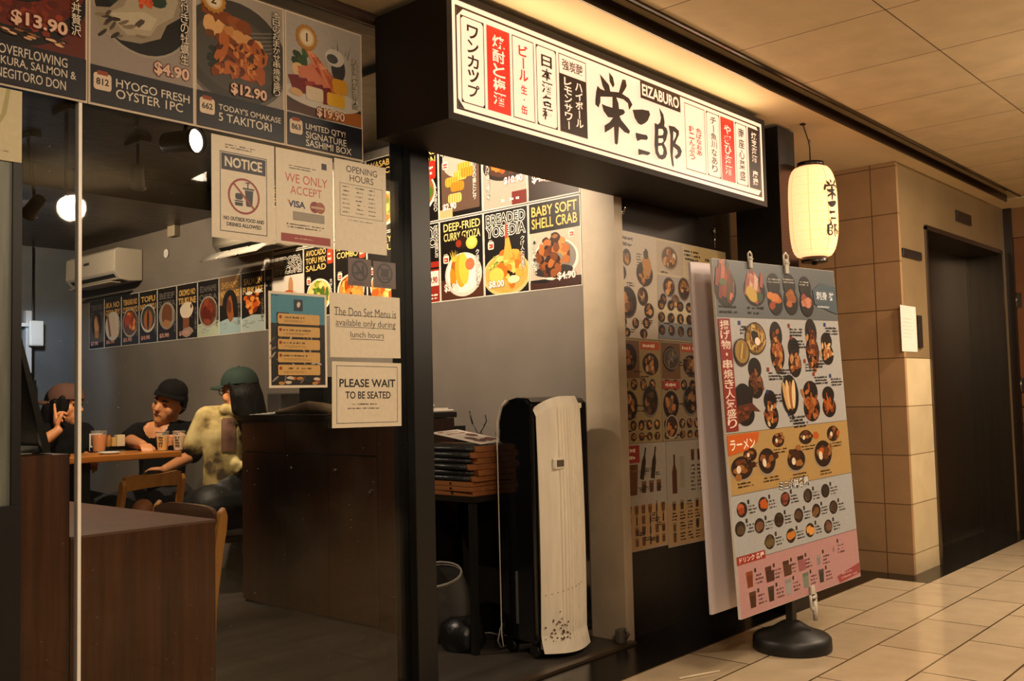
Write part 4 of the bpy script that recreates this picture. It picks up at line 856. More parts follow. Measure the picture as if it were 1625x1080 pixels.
def sash(u, v, ru, rv, pal):
    p.z = ZB
    p.ell(U(u), Vv(v-.01), U(ru), Vv(rv*.82), '17120f', 22)
    for k in range(20): a = R2.random()*6.28; q = R2.random()**.5; p.poly([(U(u)+U(ru)*.75*q*math.cos(a)+d1*U(ru)*.24, Vv(v+.005)+Vv(rv)*.7*q*math.sin(a)+d2*Vv(rv)*.45) for d1, d2 in ((-1, -.7), (.2, -.9), (1, .6), (-.1, 1))], R2.choice(pal))
sash(.077, .928, .08, .068, ['8a4028', '7a3020', 'a85a3a', 'b06a50', 'c08a78', '6a2a1a', '4a3a20']); sash(.296, .926, .085, .058, ['b07a6a', 'a06050', '8a4a3c', 'c09a8a', '7a3828', 'b89a78'])
p.ell(U(.27), Vv(.905), U(.045), Vv(.022), 'b09040', 14, -.5); p.blob(U(.33), Vv(.898), U(.03), Vv(.016), '3a4a2c', R2); p.blob(U(.06), Vv(.935), U(.03), Vv(.012), '4a5a34', R2)
p.z = ZB+p.eps*20
for u in (.08, .29): p.scrib(U(u-.06), Vv(.842), U(u+.08), Vv(.872), D, R2, 2)
for u, v, pal in ((.45, .909, ['a85a24', '8a3a14', 'b87038']), (.58, .912, ['8a4a1e', '9a5a28', 'a05a2c']), (.716, .908, ['a86048', 'b87a60', '8a4030'])):
    p.ell(U(u), Vv(v+.028), U(.052), Vv(.037), D, 20); p.ell(U(u+.004), Vv(v-.022), U(.06), Vv(.043), D, 20)
    for k in range(9): p.blob(U(u+R2.gauss(0, .018)), Vv(v-.012+R2.gauss(0, .01)), U(.03), Vv(.014), R2.choice(pal), R2)
    p.scrib(U(u-.05), Vv(v+.033), U(u+.06), Vv(v+.05), 'a8a49c', R2, 2)
p.poly([(U(.78), Vv(.93)), (U(.86), Vv(.955)), (U(.998), Vv(.945)), (U(.998), Vv(.855)), (U(.92), Vv(.865)), (U(.79), Vv(.885))], '44525c'); p.text('刺身 丼', U(.81), Vv(.90), U(.975), Vv(.928), 'c9cdd0', .02); p.scrib(U(.81), Vv(.872), U(.97), Vv(.884), 'b0b6ba', R2, 1)
p.rect(.002, .512*H, U(.087), .83*H, '7a2822'); p.vtext('揚げ物・串焼き人気盛り', U(.012), Vv(.52), U(.078), Vv(.825), 'd8c8b8', .01, .95)
def two(u, v, ru, rv, pal, up=.5, tall=1.0):
    p.z = ZB
    p.ell(U(u), Vv(v+rv*.45), U(ru*.85), Vv(rv*.55), D, 20); p.ell(U(u), Vv(v-rv*.35), U(ru*.95), Vv(rv*.65), D, 20)
    for k in range(int(30*tall)): p.blob(U(u+R2.gauss(0, ru*.34)), Vv(v-rv*.2+R2.gauss(0, rv*.21*tall)), U(ru*.31), Vv(rv*.12), R2.choice(pal), R2, R2.random()*3)
BW = ['8a4a20', '7a3c18', 'a0622e', '5a2a10', 'b07a3e', '4a200c']
p.ell(U(.268), Vv(.774), U(.08), Vv(.048), '4a3a24', 26); p.ell(U(.268), Vv(.774), U(.072), Vv(.042), '8a6a38', 24)
for k in range(40): a = R2.random()*6.28; q = .45+.5*R2.random(); p.blob(U(.268+.07*q*math.cos(a)), Vv(.774+.04*q*math.sin(a)), U(.022), Vv(.005), R2.choice(['a8824a', '5a3c1c', 'b89a60', '6a4a24']), R2, R2.random()*3)
p.blob(U(.258), Vv(.782), U(.03), Vv(.018), '1d1610', R2); p.ell(U(.275), Vv(.765), U(.02), Vv(.012), 'd8ccb8', 14)
p.ell(U(.152), Vv(.734), U(.058), Vv(.04), '3a2c1c', 22); p.ell(U(.152), Vv(.736), U(.05), Vv(.034), '8a7038', 20); [p.line(U(.13+.012*k), Vv(.715), U(.15+.012*k), Vv(.76), .012, R2.choice(['b09450', '7a5c2c'])) for k in range(4)]
two(.435, .751, .06, .075, BW, tall=1.6); two(.573, .716, .058, .062, BW+['a8845a']); two(.736, .759, .062, .079, BW+['3a1a0c'], tall=1.8); two(.872, .742, .061, .053, ['b88a58', 'a86a34', 'c8a880', '8a4a20'])
two(.246, .658, .06, .06, ['4a2814', '5a3218', '7a4a2a']); two(.345, .563, .06, .058, BW+['b8a080']); two(.687, .578, .076, .064, ['8a4a1e', 'a0602c', '7a3c16'], tall=1.5); two(.845, .571, .066, .05, ['9a4c1c', 'a85a24', '7a3410'])
p.ell(U(.14), Vv(.60), U(.07), Vv(.045), D, 20); p.ell(U(.15), Vv(.555), U(.065), Vv(.032), D, 20); p.poly([(U(.06), Vv(.555)), (U(.1), Vv(.582)), (U(.2), Vv(.588)), (U(.262), Vv(.56)), (U(.2), Vv(.565)), (U(.15), Vv(.54)), (U(.08), Vv(.53))], '4a2413'); [p.blob(U(.15+R2.gauss(0, .03)), Vv(.563+R2.gauss(0, .007)), U(.02), Vv(.006), R2.choice(['6a3418', '3a1a0c']), R2) for _ in range(8)]
p.ell(U(.508), Vv(.602), U(.07), Vv(.062), D, 22); [p.ell(U(.47+.022*k), Vv(.60+.004*(k % 2)), U(.016), Vv(.045), c, 14, .25-.12*k) for k, c in enumerate(('b8905c', 'c8a878', '8a5a34', 'd0b488'))]
for u, v in ((.16, .805), (.20, .79), (.55, .80), (.42, .675), (.56, .763), (.87, .806), (.35, .668), (.73, .648), (.88, .64), (.12, .62), (.33, .602), (.49, .53), (.52, .52), (.72, .70), (.66, .69)):
    p.z = ZB+p.eps*30; p.rect(U(u-.012), Vv(v+.008), U(u+.006), Vv(v+.02), R2.choice(['7a2822', '2a221c', '23306a'])); p.scrib(U(u), Vv(v-.020), U(u+.13), Vv(v+.008), '1d1713', R2, 3, .75)
p.poly([(.001, .502*H), (U(.24), .503*H), (U(.22), .475*H), (U(.14), .455*H), (.001, .445*H)], 'b5541f'); p.text('ラーメン', U(.02), Vv(.458), U(.2), Vv(.488), 'e8dcc8', .02)
for u, v, ru, rv in ((.051, .408, .085, .037), (.159, .443, .05, .021), (.282, .416, .071, .042), (.382, .473, .049, .022), (.516, .406, .08, .037), (.611, .471, .058, .023), (.752, .411, .083, .047), (.857, .471, .057, .026)):
    u = max(u, ru+.008); p.z = ZB+p.eps*3
    p.ell(U(u), Vv(v-rv*.08), U(ru), Vv(rv*.95), '8a8070' if ru > .065 else '2a1e16', 24); p.ell(U(u), Vv(v), U(ru*.93), Vv(rv*.88), '24160e', 22)
    for k in range(12): p.blob(U(u+R2.gauss(0, ru*.35)), Vv(v+rv*.15+R2.gauss(0, rv*.3)), U(ru*.35), Vv(rv*.28), R2.choice(['5a3016', '3a1e0e', '7a4a22', '8a5a2a']+(['a8501c'] if u > .7 else [])), R2)
    p.ell(U(u-ru*.3), Vv(v-rv*.1), U(ru*.2), Vv(rv*.3), 'd0c4b0', 12, .3); p.scrib(U(u-.04), Vv(v-rv-.02), U(u+.08), Vv(v-rv-.002), '2a1d10', R2, 2)
p.text('ミニ小鉢各種', U(.36), Vv(.323), U(.60), Vv(.352), 'c8c8c4', .02, out='2a2622', ow=.06)
for j, (u, v) in enumerate(((.068, .293), (.226, .295), (.399, .296), (.586, .292), (.742, .295), (.045, .242), (.185, .238), (.336, .241), (.496, .24), (.647, .241), (.802, .239), (.252, .186), (.42, .187), (.581, .188), (.74, .184))):
    p.z = ZB; p.ell(U(u), Vv(v), U(.038), Vv(.0215), '241a14', 20); pal = [['8a3a1c', 'a85030'], ['a8501c', '9a4018'], ['5a2a20', '7a3a2a'], ['3a3428', '5a4a34'], ['2a2620', '3a342a'], ['2a2018', '4a3826'], ['6a4430', '7a5440'], ['4a3424', '2a1a10'], ['5a4430', '4a3826'], ['6a4a2a', '3a2416'], ['3a2c20', '4a3a2c'], ['5a4a2c', '4a3c24'], ['c07a30', 'b06a24'], ['c88a40', 'b87830'], ['5a3c2c', '6a4a38']][j]
    [p.blob(U(u+R2.gauss(0, .008)), Vv(v+R2.gauss(0, .004)), U(.024), Vv(.012), R2.choice(pal), R2) for _ in range(6)]
    p.rect(U(u+.042), Vv(v+.012), U(u+.056), Vv(v+.024), '2a221c'); p.scrib(U(u+.045), Vv(v-.018), U(u+.11), Vv(v+.01), '2a221c', R2, 3)
p.rect(.001, .145*H, U(.21), .168*H, '8a2a24'); p.text('ドリンク 各種', U(.02), Vv(.149), U(.2), Vv(.165), 'e0d0c8', .02)
GC = [('7a3c1c', '6a2c14'), ('4a2018', '3a1810'), ('3a1c14', '4a2a1c'), ('3a2018', '8a5058'), ('8a8480', '7a7674'), ('9a7a78', '8a6a68'), ('4a2a14', '3a1c0c'), ('3a2a22', '2a1a14'), ('7a7c7c', '8a8c8c'), ('5a6a5c', '6a7a6a'), ('3a3a3c', '2a2a2c')]
for j, (u, v, s) in enumerate(((.083, .098, 1), (.223, .096, 1), (.36, .097, 1), (.48, .098, 1), (.63, .092, .7), (.768, .111, .45), (.094, .041, 1), (.231, .04, .95), (.366, .043, 1), (.51, .045, 1), (.644, .042, .9))):
    p.z = ZB; glass(p, U(u), Vv(v-.021*s), U(.05*s), Vv(.044*s), *GC[j])
    if j in (1, 2, 3): glass(p, U(u+.025), Vv(v-.021), U(.036), Vv(.03), GC[j][1])
    p.rect(U(u+.036), Vv(v+.016), U(u+.05), Vv(v+.027), '2a221c'); p.scrib(U(u+.04), Vv(v-.02), U(u+.1), Vv(v+.012), '4a3034', R2, 3)
p.poly([(U(.78), Vv(.025)), (U(.998), Vv(.045)), (U(.998), Vv(.012)), (U(.80), Vv(.002))], '8a3a40'); p.scrib(U(.82), Vv(.01), U(.97), Vv(.035), 'b88a88', R2, 2)
p.build('front_board', None, None, SI @ MBd, parent=stand)
b = MB(); b.box((0, 0, -.006), (WB, HB, .006)); part('rear_board', b, mat('white_board_back', 'cfc4c8', rough=0.6), stand, 'plain pale lilac back of the second board', M=SI @ frameM(Vector((3.41, 2.02, .222)), UB, (VB - Vector((0, .02, 0))).normalized()))
FOOT = mat('black_plastic', '0e0d0c', rough=0.45)
BC = onZ(1268, 1030, 0); BC = Vector((BC.x+.0, BC.y+.03, 0)); MT = Matrix.Translation((BC.x-3.865, BC.y-1.90, 0))
b = MB(); b.lathe([(.163, 0.0), (.165, .012), (.163, .05), (.150, .063), (.09, .083), (.04, .115), (.03, .118)], n=40, M=MT); part('round_foot', b, FOOT, stand)
b = MB(); b.box((-.022, -.016, .1), (.022, .016, .55), M=MT, bev=.004); part('pole', b, FOOT, stand)
CLIP = mat('clear_clip', 'd8d2c4', rough=0.15, trans=0.3)
def clip(u, v, up, s=1.0):
    b = MB(); c = OB + UB*(u*WB) + VB*(v*HB) - Vector((3.865, 1.90, 0)); z = 1 if up else -1
    fm = frameM(c, UB, VB)
    b.box((-.013*s, -.035*s*(z > 0) - .0*s, .002), (.013*s, .03*s, .012), M=fm, bev=.002)
    b.tube([(-.018*s, .0, .007), (-.018*s, .045*s*z, .007), (0, .058*s*z, .007), (.018*s, .045*s*z, .007), (.018*s, 0, .007)], .005*s, M=fm); b.tube([(-.014*s, .012*z, .012), (.014*s, .012*z, .012)], .006*s, M=fm)
    return b
part('clip', clip(.56, 1.0, True), CLIP, stand); part('clip', clip(.27, 1.0, True, .75), CLIP, stand); part('clip', clip(.545, .0, False, 1.2), CLIP, stand)
b = clip(.555, -.035, False, .7); c = OB + UB*(.55*WB) - Vector((3.865, 1.90, 0)); b.tube([c+Vector((0, -.01, -.03)), c+Vector((.005, -.01, -.11))], .01); part('tag', b, CLIP, stand)

# ================================================================== LIFT FITTINGS
def fitting(name, px0, py0, px1, py1, lab, cat, mt, d=.012, fn=None):
    a = onY(px0, py0, 2.086); c = onY(px1, py1, 2.086); b = MB(); b.box((min(a.x, c.x), 2.088-d, min(a.z, c.z)), (max(a.x, c.x), 2.0885, max(a.z, c.z)), bev=.002)
    if fn: fn(b, a, c)
    return tag(b.build(name, mt), lab, cat)
DPL = mat('dark_panel', '1a1613', rough=0.25)
def ind(b, a, c):
    LT = mat('panel_lines', '3f372e', rough=0.4)
    zm = (a.z+c.z)/2; b.box((a.x+.02, 2.074, zm-.002), (c.x-.02, 2.0765, zm+.002), LT)
    for k in range(5): x = a.x+.04+k*(c.x-a.x-.08)/5; b.box((x, 2.074, zm+.015), (x+.03, 2.0765, zm+.02), LT); b.box((x, 2.074, zm-.03), (x+.03, 2.0765, zm-.025), LT)
b0 = fitting('floor_directory', 1431, 393, 1461, 414, 'small black plate on the lift surround left of the doors, above the paper', 'plate', DPL)
b0.data.materials.append(mat('panel_lines', '3f372e', rough=0.4))
fitting('lift_indicator', 1516, 333, 1540, 359, 'black square display above the lift doors', 'lift indicator', DPL)
fitting('call_panel', 1455, 500, 1463, 552, 'tall narrow black call plate beside the lift doors', 'lift button', DPL)
a = onY(1432, 557, 2.084); c = onY(1453, 487, 2.084); p = Print(c.x-a.x, c.z-a.z, 'd6d0c4', .0012)
for k in range(6): p.scrib(.03, (c.z-a.z)*(.3+.08*k), c.x-a.x-.03, (c.z-a.z)*(.33+.08*k), 'a8a298', R2, 1)
p.build('paper_notice', 'white paper taped beside the lift doors', 'paper', facadeM(a.x, a.z, 2.085))
# a loose drinking straw on the floor
a = onZ(1078, 1076, .004); c = onZ(1142, 1064, .004); b = MB(); b.tube([a, (a+c)/2, c], .004); tag(b.build('drinking_straw', mat('straw', 'd8cbb0', rough=0.4)), 'white straw lying on the beige floor tiles', 'straw')
# door stop at the foot of the pale jamb
c = onY(983, 1027, 2.545); b = MB(); b.box((c.x-.02, 2.52, .0125), (c.x+.03, 2.555, .075), bev=.008); b.tube([(c.x+.01, 2.518, .03), (c.x+.02, 2.505, .05), (c.x+.005, 2.515, .075)], .006)
tag(b.build('door_stop', mat('grey_plastic', '56504a', rough=0.4)), 'small grey door stop at the foot of the pale jamb', 'door stop')

# ================================================================== RECEPTION COUNTER AND WHAT STANDS ON IT
DW = mat_wood('dark_counter_laminate', '24130b', '331c11', 2, 0.33, 14)
DW2 = mat_wood('dark_counter_front', '301a0f', '452817', 2, 0.3, 14)
CXF, CY0, CY1, CZ, CXB = 3.0525, 3.43, 4.775, 1.035, 3.40
ctr = thing('reception_counter', 'long dark brown reception counter with drawers along the right wall', 'counter', (CXF, (CY0+CY1)/2, 0)); off = Matrix.Translation((-CXF, -(CY0+CY1)/2, 0))
part('body', one_box((CXF+.02, CY0, .005), (CXB, CY1, CZ-.03), M=off), DW, ctr)
part('countertop', one_box((CXF-.012, CY0-.012, CZ-.028), (CXB+.01, CY1+.02, CZ), M=off, bev=.004), mat('black_countertop', '14100e', rough=0.25), ctr)
SEAMS = [4.775, 4.36, 3.995, 3.61]
for i in range(3):
    y1, y0 = SEAMS[i], SEAMS[i+1]
    part('drawer', one_box((CXF, y0+.002, .835), (CXF+.02, y1-.002, CZ-.04), M=off), DW2, ctr)
    dd = part('door', one_box((CXF, y0+.002, .02), (CXF+.02, y1-.002, .826), M=off), DW2, ctr)
    if i < 2 or True:
        b = MB(); b.lathe([(.010, 0), (.010, .012), (.006, .016)], n=14, M=off @ Matrix.Translation((CXF, (4.30, 3.93, 3.66)[i], (.757, .757, .66)[i])) @ Matrix.Rotation(-PI/2, 4, 'Y')); part('lock', b, CHROME, dd)
part('end_panel', one_box((CXF, CY0+.002, .005), (CXF+.02, 3.608, CZ-.04), M=off), DW2, ctr)
# till monitor, cloths, papers
mon = thing('till_monitor', 'black till screen on the counter behind the blue poster', 'monitor', (3.3, 4.36, CZ), 0)
part('screen', one_box((-.02, -.19, .03), (.02, .19, .2), bev=.006), mat('black_screen', '0b0b0d', rough=0.12), mon); part('stand', one_box((-.05, -.09, 0), (.06, .09, .03), bev=.004), BLACKM, mon)
prn = tag(one_box((3.2, 4.62, CZ), (3.36, 4.745, CZ+.12), bev=.008).build('receipt_printer', mat('grey_device', '3a3634', rough=0.4)), 'small grey receipt printer at the left end of the counter', 'printer')
b = MB(); Rq = random.Random(3)
for k in range(5): b.box((3.08+.02*k, 4.56-.03*k, CZ+.003*k), (3.2+.02*k, 4.74-.03*k, CZ+.003*k+.0025), M=Matrix.Rotation(0, 4, 'Z'))
tag(b.build('paper_sheets', mat('white_paper', 'd8d4cc', rough=0.6)), 'loose white paper sheets at the left end of the counter', 'papers')
b = MB(); b.tube([(3.10, 4.50, CZ+.012), (3.12, 4.40, CZ+.022), (3.14, 4.27, CZ+.035), (3.16, 4.17, CZ+.03), (3.16, 4.08, CZ+.025)], [.012, .02, .035, .03, .022], n=12, flat=1.5)
tag(b.build('beige_pouch', mat('beige_cloth', '8a7560', rough=0.8, bump=0.6, scale=30)), 'crumpled beige cloth lying along the counter edge', 'cloth')
b = MB(); b.box((3.09, 3.90, CZ), (3.24, 4.04, CZ+.012)); tag(b.build('orange_booklet', mat('orange_card', 'a0562a', rough=0.5)), 'orange booklet beside the crumpled cloth on the counter', 'booklet')
st = onX(643, 617, 3.28); p = Print(.15, .20, '2a1a10', .004); p.dish(.075, .06, .055, .04, '1a120c', '3a2412', ['a86a1c', 'c08428', '7a4a14', 'd89a3a'], R2, 16); p.dish(.075, .13, .06, .04, '1a120c', '3a2412', ['a86a1c', 'c08428', '7a4a14'], R2, 16); p.scrib(.02, .17, .13, .19, 'b08a4a', R2, 1)
p.build('table_standee', 'upright food photo card on the counter beside the black post', 'menu card', wallM(3.70, CZ+.002, 3.20))
b = MB(); b.box((3.10, 3.425, CZ), (3.395, 3.54, CZ+.012), bev=.004); b.box((3.25, 3.54, CZ), (3.395, 3.80, CZ+.012), bev=.004); tag(b.build('white_tray', mat('white_plastic', 'c8bfb4', rough=0.4)), 'flat white tray on the counter right of the post', 'tray')
b = MB(); b.box((3.26, 3.44, CZ+.0125), (3.37, 3.56, CZ+.02)); b.tube([(3.27, 3.46, CZ+.025), (3.31, 3.49, CZ+.034), (3.36, 3.54, CZ+.025)], .010); tag(b.build('paper_napkins', mat('napkin', 'd0c8be', rough=0.7)), 'white napkins heaped on the flat tray', 'napkins')

# ================================================================== STACK OF MENU CLIPBOARDS ON A BLACK TABLE
OAK = mat_wood('orange_wood', '5d3417', '8c5629', 1, 0.5, 20)
LEATH = mat('black_leatherette', '1b1a1a', rough=0.38, bump=0.3, scale=80)
TT = .676
tb = thing('side_table', 'small black side table under the stack of menu boards', 'table', (3.13, 3.15, 0)); off = Matrix.Translation((-3.13, -3.15, 0))
part('tabletop', one_box((2.998, 2.915, TT-.025), (3.27, 3.405, TT), M=off), BLACK, tb)
for x in (3.017, 3.25):
    for y in (2.941, 3.38): part('leg', one_box((x-.014, y-.014, .004), (x+.014, y+.014, TT-.025), M=off), BLACKM, tb)
Rk = random.Random(8); z = TT+.001
WHERE = ['bottom board of the menu stack, light wood edge', 'second menu board from the bottom, light wood edge', 'third menu board from the bottom, light wood edge', 'fourth menu board from the bottom, dark cover', 'fifth menu board from the bottom, dark cover over orange wood',
         'fourth menu board from the top, dark cover over orange wood', 'third menu board from the top, dark cover', 'second menu board from the top, dark cover', 'topmost wooden menu board of the stack, under a printed sheet']
for i in range(9):
    t = .021 if i < 3 else .0255
    dx, dy, rz = Rk.uniform(-.006, .012), Rk.uniform(-.012, .012), rad(Rk.uniform(-3.5, 3.5)) if i else 0
    cb = thing('menu_board', WHERE[i], 'menu board', (3.134+dx, 3.158+dy, z), rz, 'stacked menu boards')
    part('board', one_box((-.13, -.245, 0), (.13, .245, t-.002)), OAK, cb)
    if i >= 3:
        b = MB(); b.tube([(-.131, -.215, t/2-.001), (-.131, .235, t/2-.001)], t*.5-.001, n=10); b.box((-.131, -.215, t-.0028), (.09, .235, t-.001)); part('cover', b, LEATH, cb)
    else:
        b = MB(); b.lathe([(.005, 0), (.005, .004)], n=10, M=Matrix.Translation((-.13, -.12, t/2)) @ Matrix.Rotation(-PI/2, 4, 'Y')); part('rivet', b, BLACKM, cb)
    z += t
p = Print(.21, .297, 'd8cfc4', .001); 
for k in range(5): p.dish(R2.uniform(.04, .17), R2.uniform(.05, .2), .03, .03, '2a1a14', '5a2418', ['8a2a1c', '3a1a10', 'b0583a'], R2, 6)
p.text('特選メニュー', .03, .255, .18, .28, 'a03a30', .02); p.scrib(.03, .21, .18, .24, 'a03a30', R2, 1)
p.build('printed_menu', 'white printed menu with red food pictures on top of the stack', 'menu', frameM((3.065, 2.93, z+.006), (1, .12, .03), (-.12, 1, .17)))
b = MB(); b.tube([onX(745, 652, 3.48), onX(747, 662, 3.48), onX(750, 672, 3.48)], .004); b.tube([onX(770, 658, 3.5), onX(772, 668, 3.5), onX(768, 676, 3.5)], .003); b.tube([onX(750, 672, 3.48), onX(760, 690, 3.5), onX(768, 676, 3.5)], .004)
b.box((3.42, 3.50, .005), (3.55, 3.66, .96)); tag(b.build('utensils_and_shade_box', BLACKM), 'wire utensils, with a dark box as the shade between counter and wall', 'utensils')  # the dark box is added as the shadow at the counter end

# things on the floor under the side table
b = MB()
bag = [(0.14, 0.0), (0.16, .05), (.155, .16), (.14, .27)]
Mb = Matrix.Translation((3.16, 3.23, .03)) @ Matrix.Rotation(rad(-22), 4, 'Y') @ Matrix.Diagonal((.75, 1.1, 1.1, 1))
t1 = thing('tote_bag', 'grey open bag tipped over under the side table', 'bag', (3.16, 3.23, .03)); T0 = Matrix.Translation((-3.16, -3.23, -.03))
b.lathe(bag, n=24, M=T0 @ Mb, cap=False); b.lathe([(.0, .004), (.14, .0)], n=24, M=T0 @ Mb, cap=False); part('bag_body', b, mat('grey_canvas', '4a4540', rough=0.8, bump=0.5, scale=18), t1)
b = MB(); b.lathe([(.138, .262), (.146, .27), (.143, .278), (.136, .274)], n=24, M=T0 @ Mb, cap=False); part('rim', b, mat('pale_piping', '8a8378', rough=0.6), t1)
b = MB(); b.lathe([(.10, 0), (.12, .03), (.11, .12), (.06, .15)], n=20, M=Matrix.Translation((3.06, 3.06, .006)) @ Matrix.Diagonal((.8, .9, .9, 1))); tag(b.build('black_sack', mat('black_bag', '0f0e0e', rough=0.35, bump=0.8, scale=14)), 'black bag on the floor in front of the tipped grey bag', 'bag')
b = MB(); b.tube([(3.18, 2.915, .12), (3.14, 2.905, .10), (3.12, 2.905, .05), (3.14, 2.91, .015), (3.20, 2.92, .01), (3.24, 2.95, .03), (3.20, 3.02, .05), (3.10, 3.06, .06)], .0035)
tag(b.build('white_cable', mat('cable', '8a857c', rough=0.5)), 'pale cable looped on the floor beside the cooler', 'cable')

bn = thing('dark_filler_box', 'black lidded box added to darken the gap between side table and wall', 'bin', (3.43, 3.16, .004))  # black box added to darken this gap, standing in for a large bag
b = MB(); b.prism([(-.105, -.16), (.105, -.16), (.105, .20), (-.105, .20)], 2, 0, .60); part('box_body', b, BLACK, bn, bevel=.02)
b = MB(); b.box((-.112, -.168, .60), (.112, .208, .63), bev=.008); b.box((-.06, -.05, .63), (.06, .05, .645), bev=.004); part('lid', b, BLACKM, bn)

# ================================================================== AIR COOLER
IV = mat('ivory_plastic', 'e6dcc8', rough=0.42, var=0.06, scale=6); GB = mat('gloss_black_plastic', '0a0a0b', rough=0.12, coat=0.5)
ac = thing('air_cooler', 'tall black and ivory air cooler standing in the doorway', 'air cooler', (3.105, 2.665, 0), rad(-6.5)); off = Matrix.Translation((-3.105, -2.665, 0))
prof = [(2.668, .07), (2.668, 1.07), (2.70, 1.098), (2.76, 1.10), (2.81, 1.09), (2.855, 1.06), (2.878, 1.0), (2.884, .9), (2.884, .07)]
b = MB(); b.prism(prof, 0, 3.098, 3.445, M=off); part('body', b, GB, ac, bevel=.012)
b = MB(); b.tube([(3.096, 2.874, .03), (3.095, 2.882, .08), (3.095, 2.884, .9), (3.095, 2.878, 1.0), (3.095, 2.855, 1.06), (3.095, 2.82, 1.088)], .0026, M=off); part('edge_trim', b, IV, ac)
b = MB()                                            # convex ribbed front panel
NX, NZ = 80, 30; vs = []; fs = []
def px_s(s): return 3.112+.266*s
def py_s(s, t): return 2.652-.046*math.sin(PI*s)-.010*math.sin(PI*t)
for j in range(NZ+1):
    t = j/NZ
    for i in range(NX+1):
        s = i/NX; top = 1.100-.05*max(0, 1-s/.5)**2.2-.012*max(0, (s-.9)/.1)**2
        zz = .036+t*(top-.036)+.006*math.sin(PI*s)*(t < .05)*-1; y = py_s(s, t)
        if .28 < s < .96 and .055 < t < .955 and (i % 5) in (0, 1): y += .005
        if t < .06: y -= .020*(1-t/.06)
        if t > .97: y += .02
        vs.append((px_s(s)+.008*(1-t)*s, y, zz))
for j in range(NZ):
    for i in range(NX): k = j*(NX+1)+i; fs.append((k, k+1, k+NX+2, k+NX+1))
b.add(vs, fs, None, False, off)
IVD = mat('ivory_panel', 'e6dcc8', rough=0.45, var=0.08, scale=5, stretch=(6, 6, .8))
b.box((3.13, 2.645, .045), (3.36, 2.672, 1.03), M=off); part('front_panel', b, IVD, ac)
b = MB(); hc = onY(884, 735, 2.612)
b.box((hc.x-.032, 2.596, hc.z-.024), (hc.x+.03, 2.616, hc.z+.026), M=off, bev=.008); hd = part('handle', b, IV, ac)
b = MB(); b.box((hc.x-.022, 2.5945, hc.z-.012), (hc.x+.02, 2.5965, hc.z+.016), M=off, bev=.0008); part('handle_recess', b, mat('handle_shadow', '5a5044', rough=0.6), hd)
b = MB(); b.box((3.355, 2.66, 1.045), (3.40, 2.70, 1.068), M=off, bev=.004); part('knob', b, IV, ac)
b = MB(); b.box((3.094, 2.77, .14), (3.1, 2.785, .36), M=off, bev=.002); part('water_gauge', b, mat('grey_gauge', '4a4a4a', rough=0.3), ac)
for x in (3.13, 3.42):
    for y in (2.70, 2.85):
        b = MB(); b.lathe([(.026, -.014), (.03, -.008), (.03, .008), (.026, .014)], n=16, M=off @ Matrix.Translation((x, y, .034)) @ Matrix.Rotation(PI/2, 4, 'Y')); b.box((x-.012, y-.012, .034), (x+.012, y+.012, .075), M=off); part('castor', b, BLACKM, ac)
b = MB()
for k in range(46): u = 3.125+Rq.random()*.11; zz = .07+abs(Rq.gauss(0, .05)); yy = 2.652-.046*math.sin(PI*(u-3.112)/.266)-.010*math.sin(PI*zz)-.0030; b.box((u-.002-.004*Rq.random(), yy, zz-.003), (u+.003, yy+.0008, zz+.003), M=off)
for k in range(9): u = 3.128+.024*k; zz = .272+.004*k; yy = 2.652-.046*math.sin(PI*(u-3.112)/.266)-.010*math.sin(PI*.22)-.0030; b.box((u, yy, zz-.002), (u+.004, yy+.0008, zz+.002), M=off)
tag(part('stains', b, mat('rust_stain', '5a3a1c', rough=0.8), ac), kind='stuff')

# ================================================================== WOODEN TABLE AND CABINET BEHIND THE GLASS
WAL = mat_wood('walnut_laminate', '3a1d0f', '6a3c22', 2, 0.42, 26)
low = thing('low_table', 'walnut table with a solid end panel just behind the glass', 'table', (1.2, 3.3, 0)); off = Matrix.Translation((-1.2, -3.3, 0))
part('end_panel', one_box((1.186, 2.70, .005), (1.63, 2.735, .738), M=off), WAL, low)
part('tabletop', one_box((1.186, 2.70, .738), (1.632, 4.0, .745), M=off), mat('mauve_brown_top', '6e5248', rough=0.45, var=0.12, scale=14), low)
part('apron', one_box((1.20, 2.74, .70), (1.60, 3.98, .738), M=off), WAL, low); part('end_panel', one_box((1.20, 3.94, .005), (1.6, 3.98, .70), M=off), WAL, low)
cab = thing('tall_cabinet', 'taller walnut cabinet at the left edge behind the glass', 'cabinet', (.9, 2.85, 0)); off = Matrix.Translation((-.9, -2.85, 0))
part('carcass', one_box((.55, 2.698, .005), (1.182, 2.735, .965), M=off), WAL, cab); part('carcass_top', one_box((.55, 2.698, .965), (1.184, 3.1, .972), M=off), WAL, cab); part('back_panel', one_box((.55, 3.06, .746), (1.16, 3.1, .965), M=off), WAL, cab)
b = MB(); b.box((1.02, 2.84, .972), (1.19, 3.02, .9745)); tag(b.build('white_sheet', mat('white_paper', 'd8d4cc', rough=0.6), M=None), 'white paper lying on the tall cabinet', 'paper')
